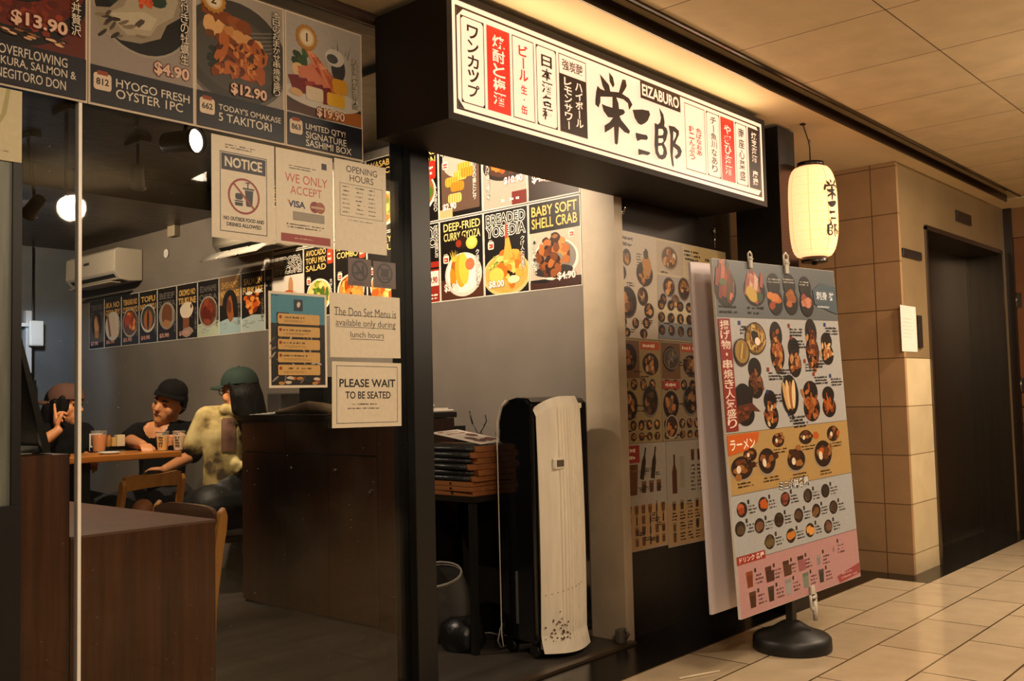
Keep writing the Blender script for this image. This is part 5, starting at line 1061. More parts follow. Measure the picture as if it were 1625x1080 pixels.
# little black A-frame on the cabinet
af = thing('menu_easel', 'black A-shaped tabletop board leaning on the tall cabinet', 'easel', (1.06, 2.86, .972)); 
fr = mat('black_frame', '0b0a09', rough=0.35)
b = MB()
A0 = onY(14, 540, 2.86); B0 = onY(60, 722, 2.86); A = (A0.x-1.06, A0.z-.972); Bq = (B0.x-1.06, 0.003)
dx, dz = Bq[0]-A[0], Bq[1]-A[1]; L = math.hypot(dx, dz); nx, nz = -dz/L, dx/L
for y0, y1 in ((-.09, -.075), (.075, .09)): b.prism([(A[0], A[1]), (Bq[0], Bq[1]), (Bq[0]-.022, Bq[1]), (A[0]-.012, A[1])], 1, y0, y1)
b.prism([(Bq[0], Bq[1]), (Bq[0]-.025, Bq[1]), (Bq[0]-.03, Bq[1]+.02), (Bq[0]-.005, Bq[1]+.02)], 1, -.075, .075); b.prism([(A[0], A[1]), (A[0]-.012, A[1]), (A[0]-.006, A[1]-.02), (A[0]+.005, A[1]-.02)], 1, -.075, .075)
part('frame', b, fr, af)
b = MB(); b.prism([(A[0]-.002, A[1]-.01), (Bq[0]-.008, Bq[1]+.01), (Bq[0]-.016, Bq[1]+.01), (A[0]-.010, A[1]-.01)], 1, -.075, .075); part('board', b, mat('grey_board', '3a3431', rough=0.6), af)
b = MB(); b.prism([(A[0]-.006, A[1]), (Bq[0]-.135, .003), (Bq[0]-.125, .003), (A[0]-.0, A[1]-.01)], 1, -.09, .09); part('rear_leg', b, fr, af)

# ================================================================== CHAIRS
CW = mat_wood('honey_wood', '9a6428', 'c68a42', 2, 0.42, 22); CWD = mat('brown_ply', '5d4030', rough=0.3, var=0.1, scale=12, coat=0.2)
def chair(name, lab, loc, rz, curved=True, z0=.0):
    c = thing(name, lab, 'chair', loc, rz, None)      # local: backrest on +x, sitter looks along -x
    b = MB(); b.box((-.40, -.20, .43), (.0, .20, .45), bev=.008); part('seat', b, CWD if curved else CW, c)
    for s in (-1, 1):
        y = s*.215; b = MB()
        kz = 1.0 if curved else .965
        q = [(.048, 0), (.006, .16), (.0, .3), (.006, .45), (.028, .62), (.043, .70), (.046, .74), (.036, .768), (.020, .752), (.008, .70), (-.010, .58), (-.026, .45), (-.030, .3), (-.026, .16), (.018, 0)]
        b.prism([(x+.0, zz*kz) for x, zz in q], 1, y-.014, y+.014); part('rear_leg', b, CW, c, bevel=.004)
        b = MB(); b.prism([(-.385, 0), (-.355, 0), (-.36, .43), (-.395, .43)], 1, y-.013, y+.013); part('front_leg', b, CW, c, bevel=.003)
    b = MB(); n = 12; vs = []; fs = []
    zt, zb = (.765, .50) if curved else (.772, .68)
    for k in range(n+1):
        s = k/n*2-1; y = s*.205; bow = .022*(1-s*s); zz = zt-(.02*abs(s)**6); ww = .0 if curved else .018*(1-s*s)
        for xo, zq in ((.006, zb+.01*(1-s*s)), (.026, zz-ww), (.010, zz-ww), (-.010, zb+.01*(1-s*s))): vs.append((xo+bow+(0 if curved else .01), y, zq))
    for k in range(n):
        for e in range(4): a = k*4+e; d = k*4+(e+1) % 4; fs.append((a, d, d+4, a+4))
    fs.append((0, 1, 2, 3)); fs.append((n*4+3, n*4+2, n*4+1, n*4))
    b.add(vs, fs); part('backrest', b, CWD if curved else CW, c)
    return c
chair('dining_chair', 'honey wood chair with a brown curved back beside the walnut table', (1.672, 2.985, .004), rad(-2))
fc = deep(236, 757, 4.85)
chair('dining_chair', 'wooden chair with an open back in front of the diners', (fc.x, fc.y, .004), rad(-68), False)
f2 = deep(166, 740, 5.0)
0 and chair('dining_chair', 'wooden chair partly hidden left of the open-backed chair', (f2.x, f2.y, .004), rad(-160), False)

# ================================================================== DINERS' TABLE
TOPW = mat_wood('amber_table_top', '8a4f1c', 'b87430', 0, 0.3, 14)
TZ = .835; TX0, TX1, TY0, TY1 = 2.02, 2.915, 5.18, 5.60
dt = thing('dining_table', 'amber wooden table the three diners sit round', 'table', (2.46, 5.43, 0)); off = Matrix.Translation((-2.46, -5.43, 0))
part('tabletop', one_box((TX0, TY0, TZ-.035), (TX1, TY1, TZ), M=off, bev=.004), TOPW, dt)
b = MB(); b.box((2.40, 5.40, .03), (2.48, 5.48, TZ-.035), M=off); part('pedestal', b, BLACKM, dt)
b = MB(); b.lathe([(.24, 0), (.24, .012), (.05, .03)], n=24, M=off @ Matrix.Translation((2.44, 5.44, .004))); part('base_plate', b, BLACKM, dt)
CUP = mat('clear_plastic_cup', 'f0ece4', rough=0.1, alpha=0.07); BEER = mat('beer', 'e8b050', rough=0.15); FOAM = mat('foam', 'e8d8b8', rough=0.7)
def cup(px, py, d, lab, liq, r=.038, h=.115, fill=.75, prt=True):
    c = deep(px, py, d); c.z = TZ+.0005
    t = thing('beer_cup', lab, 'cup', c, 0, 'drinks on the amber table')
    b = MB(); b.lathe([(r*.78, 0), (r, h), (r*.97, h), (r*.74, .003)], n=24, cap=False); b.lathe([(r*.78, 0), (0.001, 0.0)], n=24, cap=False); part('cup', b, CUP, t)
    b = MB(); b.lathe([(r*.72, .003), (r*(.76+.18*fill), h*fill)], n=24); part('drink', b, liq, t)
    if prt:
        b = MB()
        for k in range(4):
            a = math.atan2(-.67, -.74)
            for m in range(-2, 3):
                if R2.random() < .7: q = a+m*.13; zz = h*(.25+.14*k); rr = r*(.79+.2*zz/h)+.0008; b.box((-.002, -.0035, -.003), (0, .0035, .004), M=Matrix.Rotation(q, 4, 'Z') @ Matrix.Translation((rr, 0, zz)))
        for k in range(26): b.box((-.001, -.0025, -.003), (0, .0025, .003), M=Matrix.Rotation(2*PI*k/26, 4, 'Z') @ Matrix.Translation((r*.98+.0015, 0, h*.93)))
        tag(part('printing', b, mat('cup_print', '5a4420', rough=0.5), t), kind='stuff')
    return t
cup(258, 713, 5.66, 'full clear cup of beer standing before the man in the black cap', BEER)
cup(284, 712, 5.66, 'clear cup held in the hands of the person in the pale jacket', mat('pale_drink', 'd8b898', rough=0.3), prt=True)
cup(157, 714, 5.72, 'orange iced drink in a wide cup at the left of the table', mat('iced_tea', 'd07a1c', rough=0.2), .046, .125, .8, False)
b = MB(); c = deep(172, 708, 5.95); b.box((c.x-.13, c.y-.07, TZ), (c.x+.16, c.y+.03, TZ+.022), bev=.005); tag(b.build('black_tray', BLACK), 'black tray of small boxes and sauces on the far side of the amber table', 'tray')
for px, lab, colr, hh in ((173, 'small orange sauce bottle on the black tray', 'a8641c', .07), (182, 'pale wooden box on the black tray', 'c89a58', .055), (190, 'cream paper packet on the black tray nearest the man', 'd8c098', .07)):
    c2 = deep(px, 708, 5.9); b = MB()
    if 'bottle' in lab: b.lathe([(.018, 0), (.018, .05), (.008, .065), (.008, .07)], n=12, M=Matrix.Translation((c2.x, c2.y, TZ+.022)))
    else: b.box((c2.x-.025, c2.y-.02, TZ+.022), (c2.x+.025, c2.y+.02, TZ+.022+hh), bev=.003)
    tag(b.build('condiment', mat('condiment_'+colr, colr, rough=0.5)), lab, 'condiment', 'condiments on the black tray')
c = deep(152, 668, 5.85); p = Print(.075, .105, 'd8d0c4', .006); p.rect(.01, .032, .065, .095, '2a2622'); p.blob(.035, .06, .018, .018, '8a8a86', R2); p.blob(.045, .05, .014, .012, '9a7a6a', R2)
p.build('table_card', 'small white card with a dark photo standing behind the orange drink', 'card', frameM((c.x-.03, c.y+.02, TZ), (.72, -.69, 0), (0, 0, 1)))
c = deep(163, 700, 5.86); b = MB(); b.box((c.x-.01, c.y-.01, TZ+.0), (c.x+.018, c.y+.014, TZ+.125), bev=.003); tag(b.build('menu_holder', BLACK), 'narrow black holder beside the small white card', 'holder')
c = deep(137, 719, 5.5); b = MB(); b.lathe([(.045, 0), (.06, .012), (.057, .013), (.04, .003)], n=20, M=Matrix.Translation((c.x+.04, 5.30, TZ))); tag(b.build('white_dish', mat('white_china', 'e0dcd4', rough=0.25)), 'small white dish at the front edge of the amber table', 'dish')

# ================================================================== PEOPLE
SKIN = mat('warm_skin', 'cc8a5c', rough=0.5, var=0.05, scale=20)
def cap_mesh(bm, a, ra, b_, rb, flat=None, n=14, m=6):
    """a tapered limb with round ends; flat = (direction, factor) squeezes its section"""
    a = Vector(a); b_ = Vector(b_); d = (b_-a); L = d.length; t = d.normalized() if L > 1e-6 else Vector((0, 0, 1))
    u = t.orthogonal().normalized(); v = t.cross(u); rings = []
    for k in range(m+1): q = PI/2*(1-k/m); rings.append((a - t*ra*math.sin(q), ra*math.cos(q)))
    for k in range(m+1): q = PI/2*k/m; rings.append((b_ + t*rb*math.sin(q), rb*math.cos(q)))
    fl = Vector(flat[0]).normalized() if flat else None
    grid = []
    for c, r in rings:
        row = []
        for k in range(n):
            o = u*(max(r, 1e-4)*math.cos(2*PI*k/n)) + v*(max(r, 1e-4)*math.sin(2*PI*k/n))
            if fl: o = o - fl*(o.dot(fl)*(1-flat[1]))
            row.append(bm.verts.new(c+o))
        grid.append(row)
    for i in range(len(grid)-1):
        for k in range(n): bm.faces.new((grid[i][k], grid[i][(k+1) % n], grid[i+1][(k+1) % n], grid[i+1][k]))
    bm.faces.new(grid[0][::-1]); bm.faces.new(grid[-1])
def flesh(name, caps, mt, parent, voxel=.009, smooth=5, label=None, world=True):
    """fuse limbs into one continuous skin"""
    bm = bmesh.new()
    for c in caps: cap_mesh(bm, *c)
    bmesh.ops.recalc_face_normals(bm, faces=bm.faces[:])
    me = bpy.data.meshes.new(name); bm.to_mesh(me); bm.free()
    o = bpy.data.objects.new(name, me); COL.objects.link(o)
    r = o.modifiers.new('fuse', 'REMESH'); r.mode = 'VOXEL'; r.voxel_size = voxel
    s = o.modifiers.new('soften', 'SMOOTH'); s.iterations = smooth; s.factor = .5
    bpy.context.view_layer.update()
    m2 = bpy.data.meshes.new_from_object(o.evaluated_get(bpy.context.evaluated_depsgraph_get()))
    o.modifiers.clear(); o.data = m2; m2.name = name; bpy.data.meshes.remove(me)
    m2.materials.clear(); m2.materials.append(mt)
    for p in m2.polygons: p.use_smooth = True
    if parent is not None: o.parent = parent; o.matrix_parent_inverse = parent.matrix_basis.inverted()
    if label: o['label'] = label
    return o
def mirror(y): return y
class Head:
    def __init__(s, c, fwd, up, k=1.0):
        s.c = Vector(c); s.f = Vector(fwd).normalized(); up = Vector(up); s.u = (up - s.f*up.dot(s.f)).normalized(); s.l = s.u.cross(s.f); s.k = k
    def P(s, x, y, z): return s.c + (s.f*x + s.l*y + s.u*z)*s.k
    def caps(s):
        k = s.k; P = s.P; out = [
            (P(-.015, 0, .035), .088*k, P(.012, 0, .038), .082*k, (s.l, .88)), (P(.02, 0, -.005), .076*k, P(.03, 0, -.045), .062*k, (s.l, .93)), (P(.045, 0, -.062), .046*k, P(.058, 0, -.082), .030*k),
            (P(.082, 0, .022), .009*k, P(.104, 0, -.020), .0145*k), (P(.092, -.010, -.022), .009*k, P(.092, .010, -.022), .009*k), (P(.078, -.042, .030), .011*k, P(.088, -.010, .031), .011*k), (P(.078, .042, .030), .011*k, P(.088, .010, .031), .011*k),
            (P(.056, -.044, -.014), .024*k, P(.05, -.046, -.03), .022*k), (P(.056, .044, -.014), .024*k, P(.05, .046, -.03), .022*k), (P(.082, -.018, -.048), .0085*k, P(.082, .018, -.048), .0085*k), (P(.080, -.014, -.058), .009*k, P(.080, .014, -.058), .009*k)]
        for sd in (-1, 1): out.append((P(-.005, .078*sd, .012), .014*k, P(-.002, .077*sd, -.018), .010*k, (s.l, .5)))
        return out
    def neck(s, base, r=.056): return [(s.P(-.02, 0, -.04), r*s.k, base, r*1.15)]
    def features(s, parent, mouthc='7a3c2c', browc='1a100b', wide=1.0):
        k = s.k
        for sd in (-1, 1):
            b = MB()
            for q in (0,): b.tube([s.P(.0865, .020*sd, .012), s.P(.0885, .031*sd, .0145), s.P(.0815, .044*sd, .011)], [.0035*k, .0062*k, .0035*k], n=8)
            e = part('eye', b, mat('dark_eye', '1a0f0a', rough=0.2), parent); e.matrix_parent_inverse = parent.matrix_basis.inverted()
            b = MB(); b.tube([s.P(.0955, .014*sd, .033), s.P(.0945, .030*sd, .040), s.P(.083, .050*sd, .035)], [.0035*k, .005*k, .003*k], n=6)
            e = part('eyebrow', b, mat('brow_'+browc, browc, rough=0.7), parent); e.matrix_parent_inverse = parent.matrix_basis.inverted()
        b = MB(); b.tube([s.P(.082, -.026, -.054), s.P(.0912, 0, -.0515), s.P(.082, .026, -.054)], [.003*k, .0055*k, .003*k], n=8)
        e = part('mouth', b, mat('lips_'+mouthc, mouthc, rough=0.5), parent); e.matrix_parent_inverse = parent.matrix_basis.inverted()
    def cap(s, parent, col, yaw=0.0, brim=True, lift=0.0, lab=None, blen=.082, cs=1.0):
        """baseball cap: panelled crown with a curved brim"""
        k = s.k; b = MB(); f, l = s.f, s.l
        if yaw: q = Matrix.Rotation(yaw, 3, s.u); f = q @ f; l = q @ l
        def Q(x, y, z): return s.c + (f*x + l*y + s.u*(z+lift))*k
        vs = []; fs = []; n = 28; m = 8
        for j in range(m+1):
            t = j/m*PI/2
            for i in range(n):
                a = 2*PI*i/n; rr = math.cos(t)**.8 if j < m else 0.02
                seam = 1+.012*math.cos(a*6)
                vs.append(Q(-.006+.112*cs*rr*math.cos(a)*seam, .095*cs*rr*math.sin(a)*seam, .045+.098*cs*cs*math.sin(t)))
        for j in range(m):
            for i in range(n): fs.append((j*n+i, j*n+(i+1) % n, (j+1)*n+(i+1) % n, (j+1)*n+i))
        fs.append([m*n+i for i in range(n)]); b.add(vs, fs, None, True)
        b.tube([Q(-.006, 0, .043+.098*cs*cs), Q(-.006, 0, .050+.098*cs*cs)], [.009*k, .005*k], n=8)
        if brim:
            vs = []; fs = []; n = 14
            for lay, dz in ((0, .0), (1, -.006)):
                for i in range(n+1):
                    a = -1.25+2.5*i/n; x0, y0 = .100*math.cos(a), .092*math.sin(a); ex = blen*(math.cos(a*1.02)**.7 if abs(a) < 1.5 else 0)
                    vs.append(Q(x0-.006, y0, .05+dz)); vs.append(Q(x0+ex, y0*1.0, .043+dz-.022*(y0/.09)**2))
            for i in range(n):
                k2 = 2*i; o2 = 2*(n+1)
                fs += [(k2, k2+1, k2+3, k2+2), (o2+k2, o2+k2+2, o2+k2+3, o2+k2+1), (k2+1, o2+k2+1, o2+k2+3, k2+3), (k2, k2+2, o2+k2+2, o2+k2)]
            fs += [(0, o2, o2+1, 1), (2*n, 2*n+1, o2+2*n+1, o2+2*n)]
            b.add(vs, fs, None, True)
        o = part('cap', b, col, parent, lab); o.matrix_parent_inverse = parent.matrix_basis.inverted(); return o
def hand(w, d, nrm, side, curl=(.5, .5, .5, .5), thumb=.5, k=1.0):
    """palm, four fingers with knuckle bends and a thumb from the side; d along the hand, nrm out of the palm"""
    d = Vector(d).normalized(); nrm = Vector(nrm); nrm = (nrm - d*nrm.dot(d)).normalized(); x = d.cross(nrm)*side
    w = Vector(w); out = [(w, .024*k, w+d*.05*k, .030*k, (nrm, .55)), (w+d*.05*k, .031*k, w+d*.082*k+x*.012*k, .026*k, (nrm, .5)), (w+d*.05*k, .031*k, w+d*.078*k-x*.014*k, .024*k, (nrm, .5))]
    for i, (off, L) in enumerate(((.030, .072), (.010, .080), (-.010, .074), (-.029, .058))):
        p = w+d*.088*k+x*off*k; c = curl[i]; a = 0.0; r = (.0095-.0006*i)*k
        for j, fr in enumerate((.45, .32, .23)):
            a += c*(0.75 if j == 0 else 1.0); q = p + (d*math.cos(a)+nrm*math.sin(a))*L*fr*k
            out.append((p, r, q, r*.9)); p = q; r *= .9
    p = w+d*.03*k+x*.024*k; dirn = (d*.62+x*.75+nrm*(.2+.5*thumb)).normalized()
    q = p+dirn*.038*k; out.append((p, .014*k, q, .0105*k)); dirn = (d*.85+x*(.35-.5*thumb)+nrm*.7*thumb).normalized(); q2 = q+dirn*.030*k; out.append((q, .0105*k, q2, .009*k))
    return out
IMG_R = Vector((CR.x, CR.y, 0)).normalized(); AWAY = Vector((_f.x, _f.y, 0)).normalized(); UPV = Vector((0, 0, 1))

def torso(hip, chest, neck, shL, shR, lat, grow=0.0, waist=.125, deepf=.68, fwd=None, ts=1.0):
    hip, chest, neck = Vector(hip), Vector(chest), Vector(neck); fl = (fwd, deepf); g = grow
    mid = hip.lerp(chest, .5)
    return [(hip, .155*ts+g, mid, (waist+.015)*ts+g, fl), (mid, (waist+.015)*ts+g, chest, .155*ts+g, fl), (chest, .155*ts+g, neck-(neck-chest)*.25, .085*ts+g, fl),
            (Vector(shL), .058+g, Vector(shL).lerp(Vector(shR), .35)+UPV*.012, .07*ts+g), (Vector(shR), .058+g, Vector(shR).lerp(Vector(shL), .35)+UPV*.012, .07*ts+g),
            (Vector(shL), .056+g, chest.lerp(Vector(shL), .45), .10*ts+g, fl), (Vector(shR), .056+g, chest.lerp(Vector(shR), .45), .10*ts+g, fl)]
def cut(o, c, r, squash=None):
    """open a neckline: drop the cloth inside a small ellipsoid"""
    bm = bmesh.new(); bm.from_mesh(o.data); c = Vector(c); mw = o.matrix_world if o.parent is None else o.parent.matrix_basis @ o.matrix_parent_inverse
    def ins(p):
        d = (mw @ p) - c
        if squash: d = d + Vector(squash[0])*(d.dot(Vector(squash[0]))*(squash[1]-1))
        return d.length < r
    bmesh.ops.delete(bm, geom=[v for v in bm.verts if ins(v.co)], context='VERTS'); bm.to_mesh(o.data); bm.free()

def joined(*a):
    o = []
    for x in a: o += x
    return o
BTEE = mat('black_cotton', '08080a', rough=0.9, bump=0.5, scale=14, spec=0.2); JEANS = mat('dark_denim', '15161a', rough=0.85, bump=0.4, scale=60)
HAIRM = mat('black_hair', '0a0706', rough=0.6, bump=0.6, scale=60, stretch=(3, 3, .4), spec=0.2)

# --- the man in the black cap, facing the camera across the table
D = 6.24
m_ = deep(256, 700, D); seat = Vector((m_.x, m_.y, 0))
man = thing('person', 'person in black T-shirt and black cap, head tilted, facing the camera behind the table', 'person', (seat.x, seat.y, 0))
FW = (-AWAY*.97 - IMG_R*.22).normalized(); LF = UPV.cross(FW)
hip = seat + UPV*.50; chest = deep(259, 702, D-.02); neck = deep(259, 676, D); shR = deep(221, 688, D-.02); shL = deep(303, 686, D+.03)
hd = Head(deep(268, 643, D-.04), -AWAY - IMG_R*.30 - UPV*.02, UPV + IMG_R*.34, 1.10)
elR = deep(206, 708, D-.22); elR.z = max(elR.z, TZ+.05); wrR = deep(226, 713, D-.50); wrR.z = TZ+.032
elL = deep(305, 722, D-.02); wrL = deep(262, 744, D-.22)
arms = [(shR, .058, elR, .044), (elR, .044, wrR, .029), (shL, .058, elL, .044), (elL, .044, wrL, .029)]
knR = hip + FW*.42 - LF*.14 - UPV*.02; knL = hip + FW*.42 + LF*.14 - UPV*.02
legs = []
for kn, sd in ((knR, -1), (knL, 1)):
    h0 = hip + LF*.09*sd; an = Vector((kn.x, kn.y, .07)) - FW*.05; legs += [(h0, .09, kn, .062), (kn, .058, an, .042), (an, .042, an+FW*.14-UPV*.035, .034)]
bust = [(neck-UPV*.05+FW*.03, .075, neck-UPV*.10+FW*.055, .07), (neck-UPV*.03, .06, neck.lerp(shR, .5)-UPV*.005, .06), (neck-UPV*.03, .06, neck.lerp(shL, .5)-UPV*.005, .06)]
flesh('body', joined(torso(hip, chest, neck, shL, shR, LF, 0, fwd=FW), hd.caps(), hd.neck(neck-UPV*.03, .058), bust, arms, hand(wrR, LF*.6+FW*.6, -UPV, 1, (.4, .45, .5, .5)), hand(wrL, -LF+FW*.2, -UPV, -1, (.5, .5, .5, .6)), legs), SKIN, man, .0075, 3)
tee = flesh('shirt', joined(torso(hip, chest-UPV*.01, neck-UPV*.055, shL-UPV*.004, shR-UPV*.004, LF, .014, fwd=FW), [(neck-UPV*.05+FW*.03, .088, neck-UPV*.10+FW*.05, .085), (shR, .076, shR.lerp(elR, .92), .070), (shL, .076, shL.lerp(elL, .9), .068)]), BTEE, man, .009, 4)
cut(tee, neck-UPV*.006+FW*.065, .082)
flesh('shorts', [(q[0], q[1]+.018, q[0].lerp(q[2], .82), q[3]+.022) for q in legs if q[1] == .09] + [(hip-LF*.1, .12, hip+LF*.1, .12)], JEANS, man, .012, 4)
for sd in (-1, 1):
    kn = knR if sd < 0 else knL; an = Vector((kn.x, kn.y, .05)) - FW*.05; flesh('shoe', [(an-UPV*.005, .048, an+FW*.17-UPV*.012, .04)], BLACK, man, .01, 2)
hd.features(man)
flesh('hair', [(hd.P(-.04, 0, .03), .088, hd.P(-.05, 0, .01), .08), (hd.P(-.01, .078, .04), .02, hd.P(-.01, .078, .02), .014), (hd.P(-.01, -.078, .04), .02, hd.P(-.01, -.078, .02), .014)], HAIRM, man, .009, 2)
hd.cap(man, mat('black_cap_cotton', '0b0909', rough=0.9, spec=0.2), yaw=.35, lift=.032, blen=.034, cs=.90, lab='black cap with a short peak')

# --- the person on the left in the brown cap, hand at the cheek
D = 5.93
m_ = deep(98, 700, D); seat = Vector((m_.x, m_.y, 0))
wom = thing('person', 'person in brown cap and black T-shirt, long dark hair, one hand raised to the cheek', 'person', (seat.x, seat.y, 0))
FW = (IMG_R*.86 - AWAY*.5).normalized(); LF = UPV.cross(FW)
hip = seat + UPV*.50; chest = deep(102, 700, D); neck = deep(96, 676, D); shR = deep(74, 690, D-.13); shL = deep(131, 688, D+.08)
hd = Head(deep(103, 646, D), IMG_R*.98 - AWAY*.16 + UPV*.02, UPV + IMG_R*.04, 1.04)
elR = deep(60, 706, D-.30); wrR = deep(92, 683, D-.24)
elL = deep(138, 722, D-.02); wrL = deep(146, 735, D-.2)
arms = [(shR, .054, elR, .040), (elR, .040, wrR, .026), (shL, .054, elL, .040), (elL, .038, wrL, .026)]
legs = []
for sd in (-1, 1):
    h0 = hip + LF*.09*sd; kn = hip + FW*.42 + LF*.12*sd - UPV*.02; an = Vector((kn.x, kn.y, .07)) - FW*.05; legs += [(h0, .088, kn, .06), (kn, .056, an, .04), (an, .04, an+FW*.14-UPV*.035, .034)]
hnd = hand(wrR, (hd.P(.0, -.12, .02)-wrR), IMG_R*.85+AWAY*.5, -1, (.05, .95, 1.05, 1.15), .6, 1.12)
flesh('body', joined(torso(hip, chest, neck, shL, shR, LF, -.008, fwd=FW), hd.caps(), hd.neck(neck-UPV*.03, .05), arms, hnd, hand(wrL, -AWAY+IMG_R*.4, -UPV, -1, (.4, .4, .5, .5)), legs), SKIN, wom, .0065, 2)
flesh('shirt', joined(torso(hip, chest-UPV*.01, neck-UPV*.05, shL, shR, LF, .010, fwd=FW), [(shR, .074, shR.lerp(elR, .86), .070), (shL, .074, shL.lerp(elL, .8), .068)]), BTEE, wom, .011, 4)
flesh('trousers', [(q[0], q[1]+.018, q[2], q[3]+.016) for q in legs if q[1] in (.088, .056)] + [(hip-LF*.1, .12, hip+LF*.1, .12)], JEANS, wom, .012, 4)
hd.features(wom, '8a4434')
flesh('hair', [(hd.P(-.03, 0, .04), .092, hd.P(-.05, 0, -.02), .09), (hd.P(-.05, .03, -.02), .075, hd.P(-.08, .04, -.19), .055), (hd.P(-.05, -.03, -.02), .075, hd.P(-.08, -.05, -.20), .06), (hd.P(.0, -.078, .03), .03, hd.P(-.01, -.085, -.13), .026), (hd.P(.04, -.074, .05), .026, hd.P(.035, -.080, -.06), .022), (hd.P(.05, -.06, .06), .022, hd.P(.058, -.066, -.01), .014), (hd.P(.0, .078, .03), .03, hd.P(-.01, .085, -.13), .026)], HAIRM, wom, .009, 3)
hd.cap(wom, mat('brown_cap_cotton', '5a3c30', rough=0.85), yaw=PI, lift=.0, lab='brown cap worn backwards')

# --- the person in the pale jacket and green cap, seen from behind
D = 5.74
m_ = deep(358, 700, D); seat = Vector((m_.x, m_.y, 0))
gre = thing('person', 'person in green cap, round glasses and pale printed jacket, seen from behind by the counter', 'person', (seat.x, seat.y, 0))
FW = (-IMG_R*.80 + AWAY*.60).normalized(); LF = UPV.cross(FW)
hip = seat + UPV*.50; chest = deep(358, 690, D); neck = deep(374, 652, D); shL = deep(329, 664, D-.02); shR = deep(396, 670, D+.04)
hd = Head(deep(380, 622, D), -IMG_R*.93 + AWAY*.36 - UPV*.06, UPV - IMG_R*.04, 1.06)
elL = deep(308, 706, D-.06); wrL = deep(293, 708, D+.02); wrL.z = max(wrL.z, TZ+.04)
elR = deep(350, 710, D+.22); wrR = deep(300, 706, D+.12); wrR.z = max(wrR.z, TZ+.05)
arms = [(shL, .056, elL, .042), (elL, .040, wrL, .028), (shR, .056, elR, .042), (elR, .040, wrR, .028)]
legs = []
for sd in (-1, 1):
    h0 = hip + LF*.09*sd; kn = hip + FW*.40 + LF*.12*sd - UPV*.03; an = Vector((kn.x, kn.y, .07)) - FW*.04; legs += [(h0, .10, kn, .066), (kn, .062, an, .044), (an, .042, an+FW*.14-UPV*.035, .034)]
flesh('body', joined(torso(hip, chest, neck, shL, shR, LF, -.006, fwd=FW, ts=.74), hd.caps(), hd.neck(neck-UPV*.02, .05), arms, hand(wrL, -IMG_R*.8+AWAY*.5, AWAY*.6-IMG_R*.1, -1, (.55, .6, .65, .7), .6), hand(wrR, -IMG_R, -AWAY, 1, (.55, .6, .65, .7), .6), legs), SKIN, gre, .0070, 2)
JACK = mat('pale_jacket_cloth', 'b09c66', rough=0.85, var=0.5, scale=7, bump=1.0)
_cr = [n for n in JACK.node_tree.nodes if n.type == 'VALTORGB'][0].color_ramp      # tan cloth; dark camo patches also paint the shade of folds
_cr.elements[0].position = .36; _cr.elements[0].color = lin('4a3c26'); _cr.elements[1].position = .44; _cr.elements[1].color = lin('a08a56'); _e = _cr.elements.new(.62); _e.color = lin('c9b780')

jk = flesh('jacket', joined(torso(hip+UPV*.13, chest-UPV*.01, neck-UPV*.03, shL, shR, LF, .018, waist=.135, fwd=FW, ts=.84), [(shL, .076, elL, .066), (elL, .066, elL.lerp(wrL, .62), .052), (shR, .078, elR, .064), (elR, .062, elR.lerp(wrR, .6), .05), (deep(358, 650, D-.05), .04, deep(392, 656, D-.02), .045)] + [(deep(334+11*k, 746, D-.065), .030, deep(343+11*k, 738-4*(k % 2), D-.075), .026) for k in range(5)] + [(deep(304+8*k, 712-12*k, D-.075), .020, deep(316+8*k, 708-12*k, D-.085), .016) for k in range(3)]), JACK, gre, .008, 3)
flesh('trousers', [(q[0], q[1]+.022, q[2], q[3]+.02) for q in legs if q[1] in (.10, .062)] + [(hip-LF*.12-FW*.03, .14, hip+LF*.12-FW*.03, .14), (hip-FW*.02, .145, hip+UPV*.10, .135)], mat('black_trousers', '0c0c0d', rough=0.6, bump=0.6, scale=12), gre, .012, 4)
# the brown print on the back, laid on the cloth
from mathutils.bvhtree import BVHTree
bpy.context.view_layer.update()
bv = BVHTree.FromPolygons([jk.matrix_world @ v.co for v in jk.data.vertices], [list(p.vertices) for p in jk.data.polygons])
def back_patch(name, x0, x1, y0, y1, mt, shape, n=14, m=22, lift=.005):
    b = MB(); idx = {}
    for j in range(m+1):
        for i in range(n+1):
            s, t = i/n, j/m
            if not shape(s, t): continue
            d = ray(x0+(x1-x0)*s, y0+(y1-y0)*t).normalized(); h = bv.ray_cast(O_CAM, d)
            if h[0] is not None: idx[(i, j)] = len(b.v); b.v.append(h[0]-d*lift)
    for j in range(m):
        for i in range(n):
            q = [(i, j), (i+1, j), (i+1, j+1), (i, j+1)]
            if all(a in idx for a in q): b.f.append([idx[a] for a in q]); b.mi.append(0); b.sm.append(True)
    if b.f:
        o = part(name, b, mt, gre, 'brown printed block on the back of the jacket' if 'print' in name else None); o.matrix_parent_inverse = gre.matrix_basis.inverted()
back_patch('back_print', 349, 376, 660, 716, mat('brown_print', '6a4a3a', rough=0.85, var=0.35, scale=14), lambda s, t: (abs(s-.5) < .5 and (t > .14 or (s-.5)**2/.25+((t-.14)/.14)**2 < 1)))
flesh('hair', [(hd.P(-.03, 0, .03), .093, hd.P(-.05, 0, -.03), .092), (hd.P(-.05, .04, -.03), .07, hd.P(-.08, .04, -.15), .055), (hd.P(-.05, -.04, -.03), .07, hd.P(-.08, -.05, -.15), .055), (hd.P(-.075, .0, -.05), .07, hd.P(-.10, .0, -.16), .06), (hd.P(-.02, .07, .0), .03, hd.P(-.03, .075, -.10), .03), (hd.P(-.005, .076, .05), .022, hd.P(-.02, .078, .02), .02)], HAIRM, gre, .009, 3)
hd.cap(gre, mat('green_cap_cotton', '0b2219', rough=0.85), lift=.0, lab='dark green cap')
hd.features(gre)
b = MB()
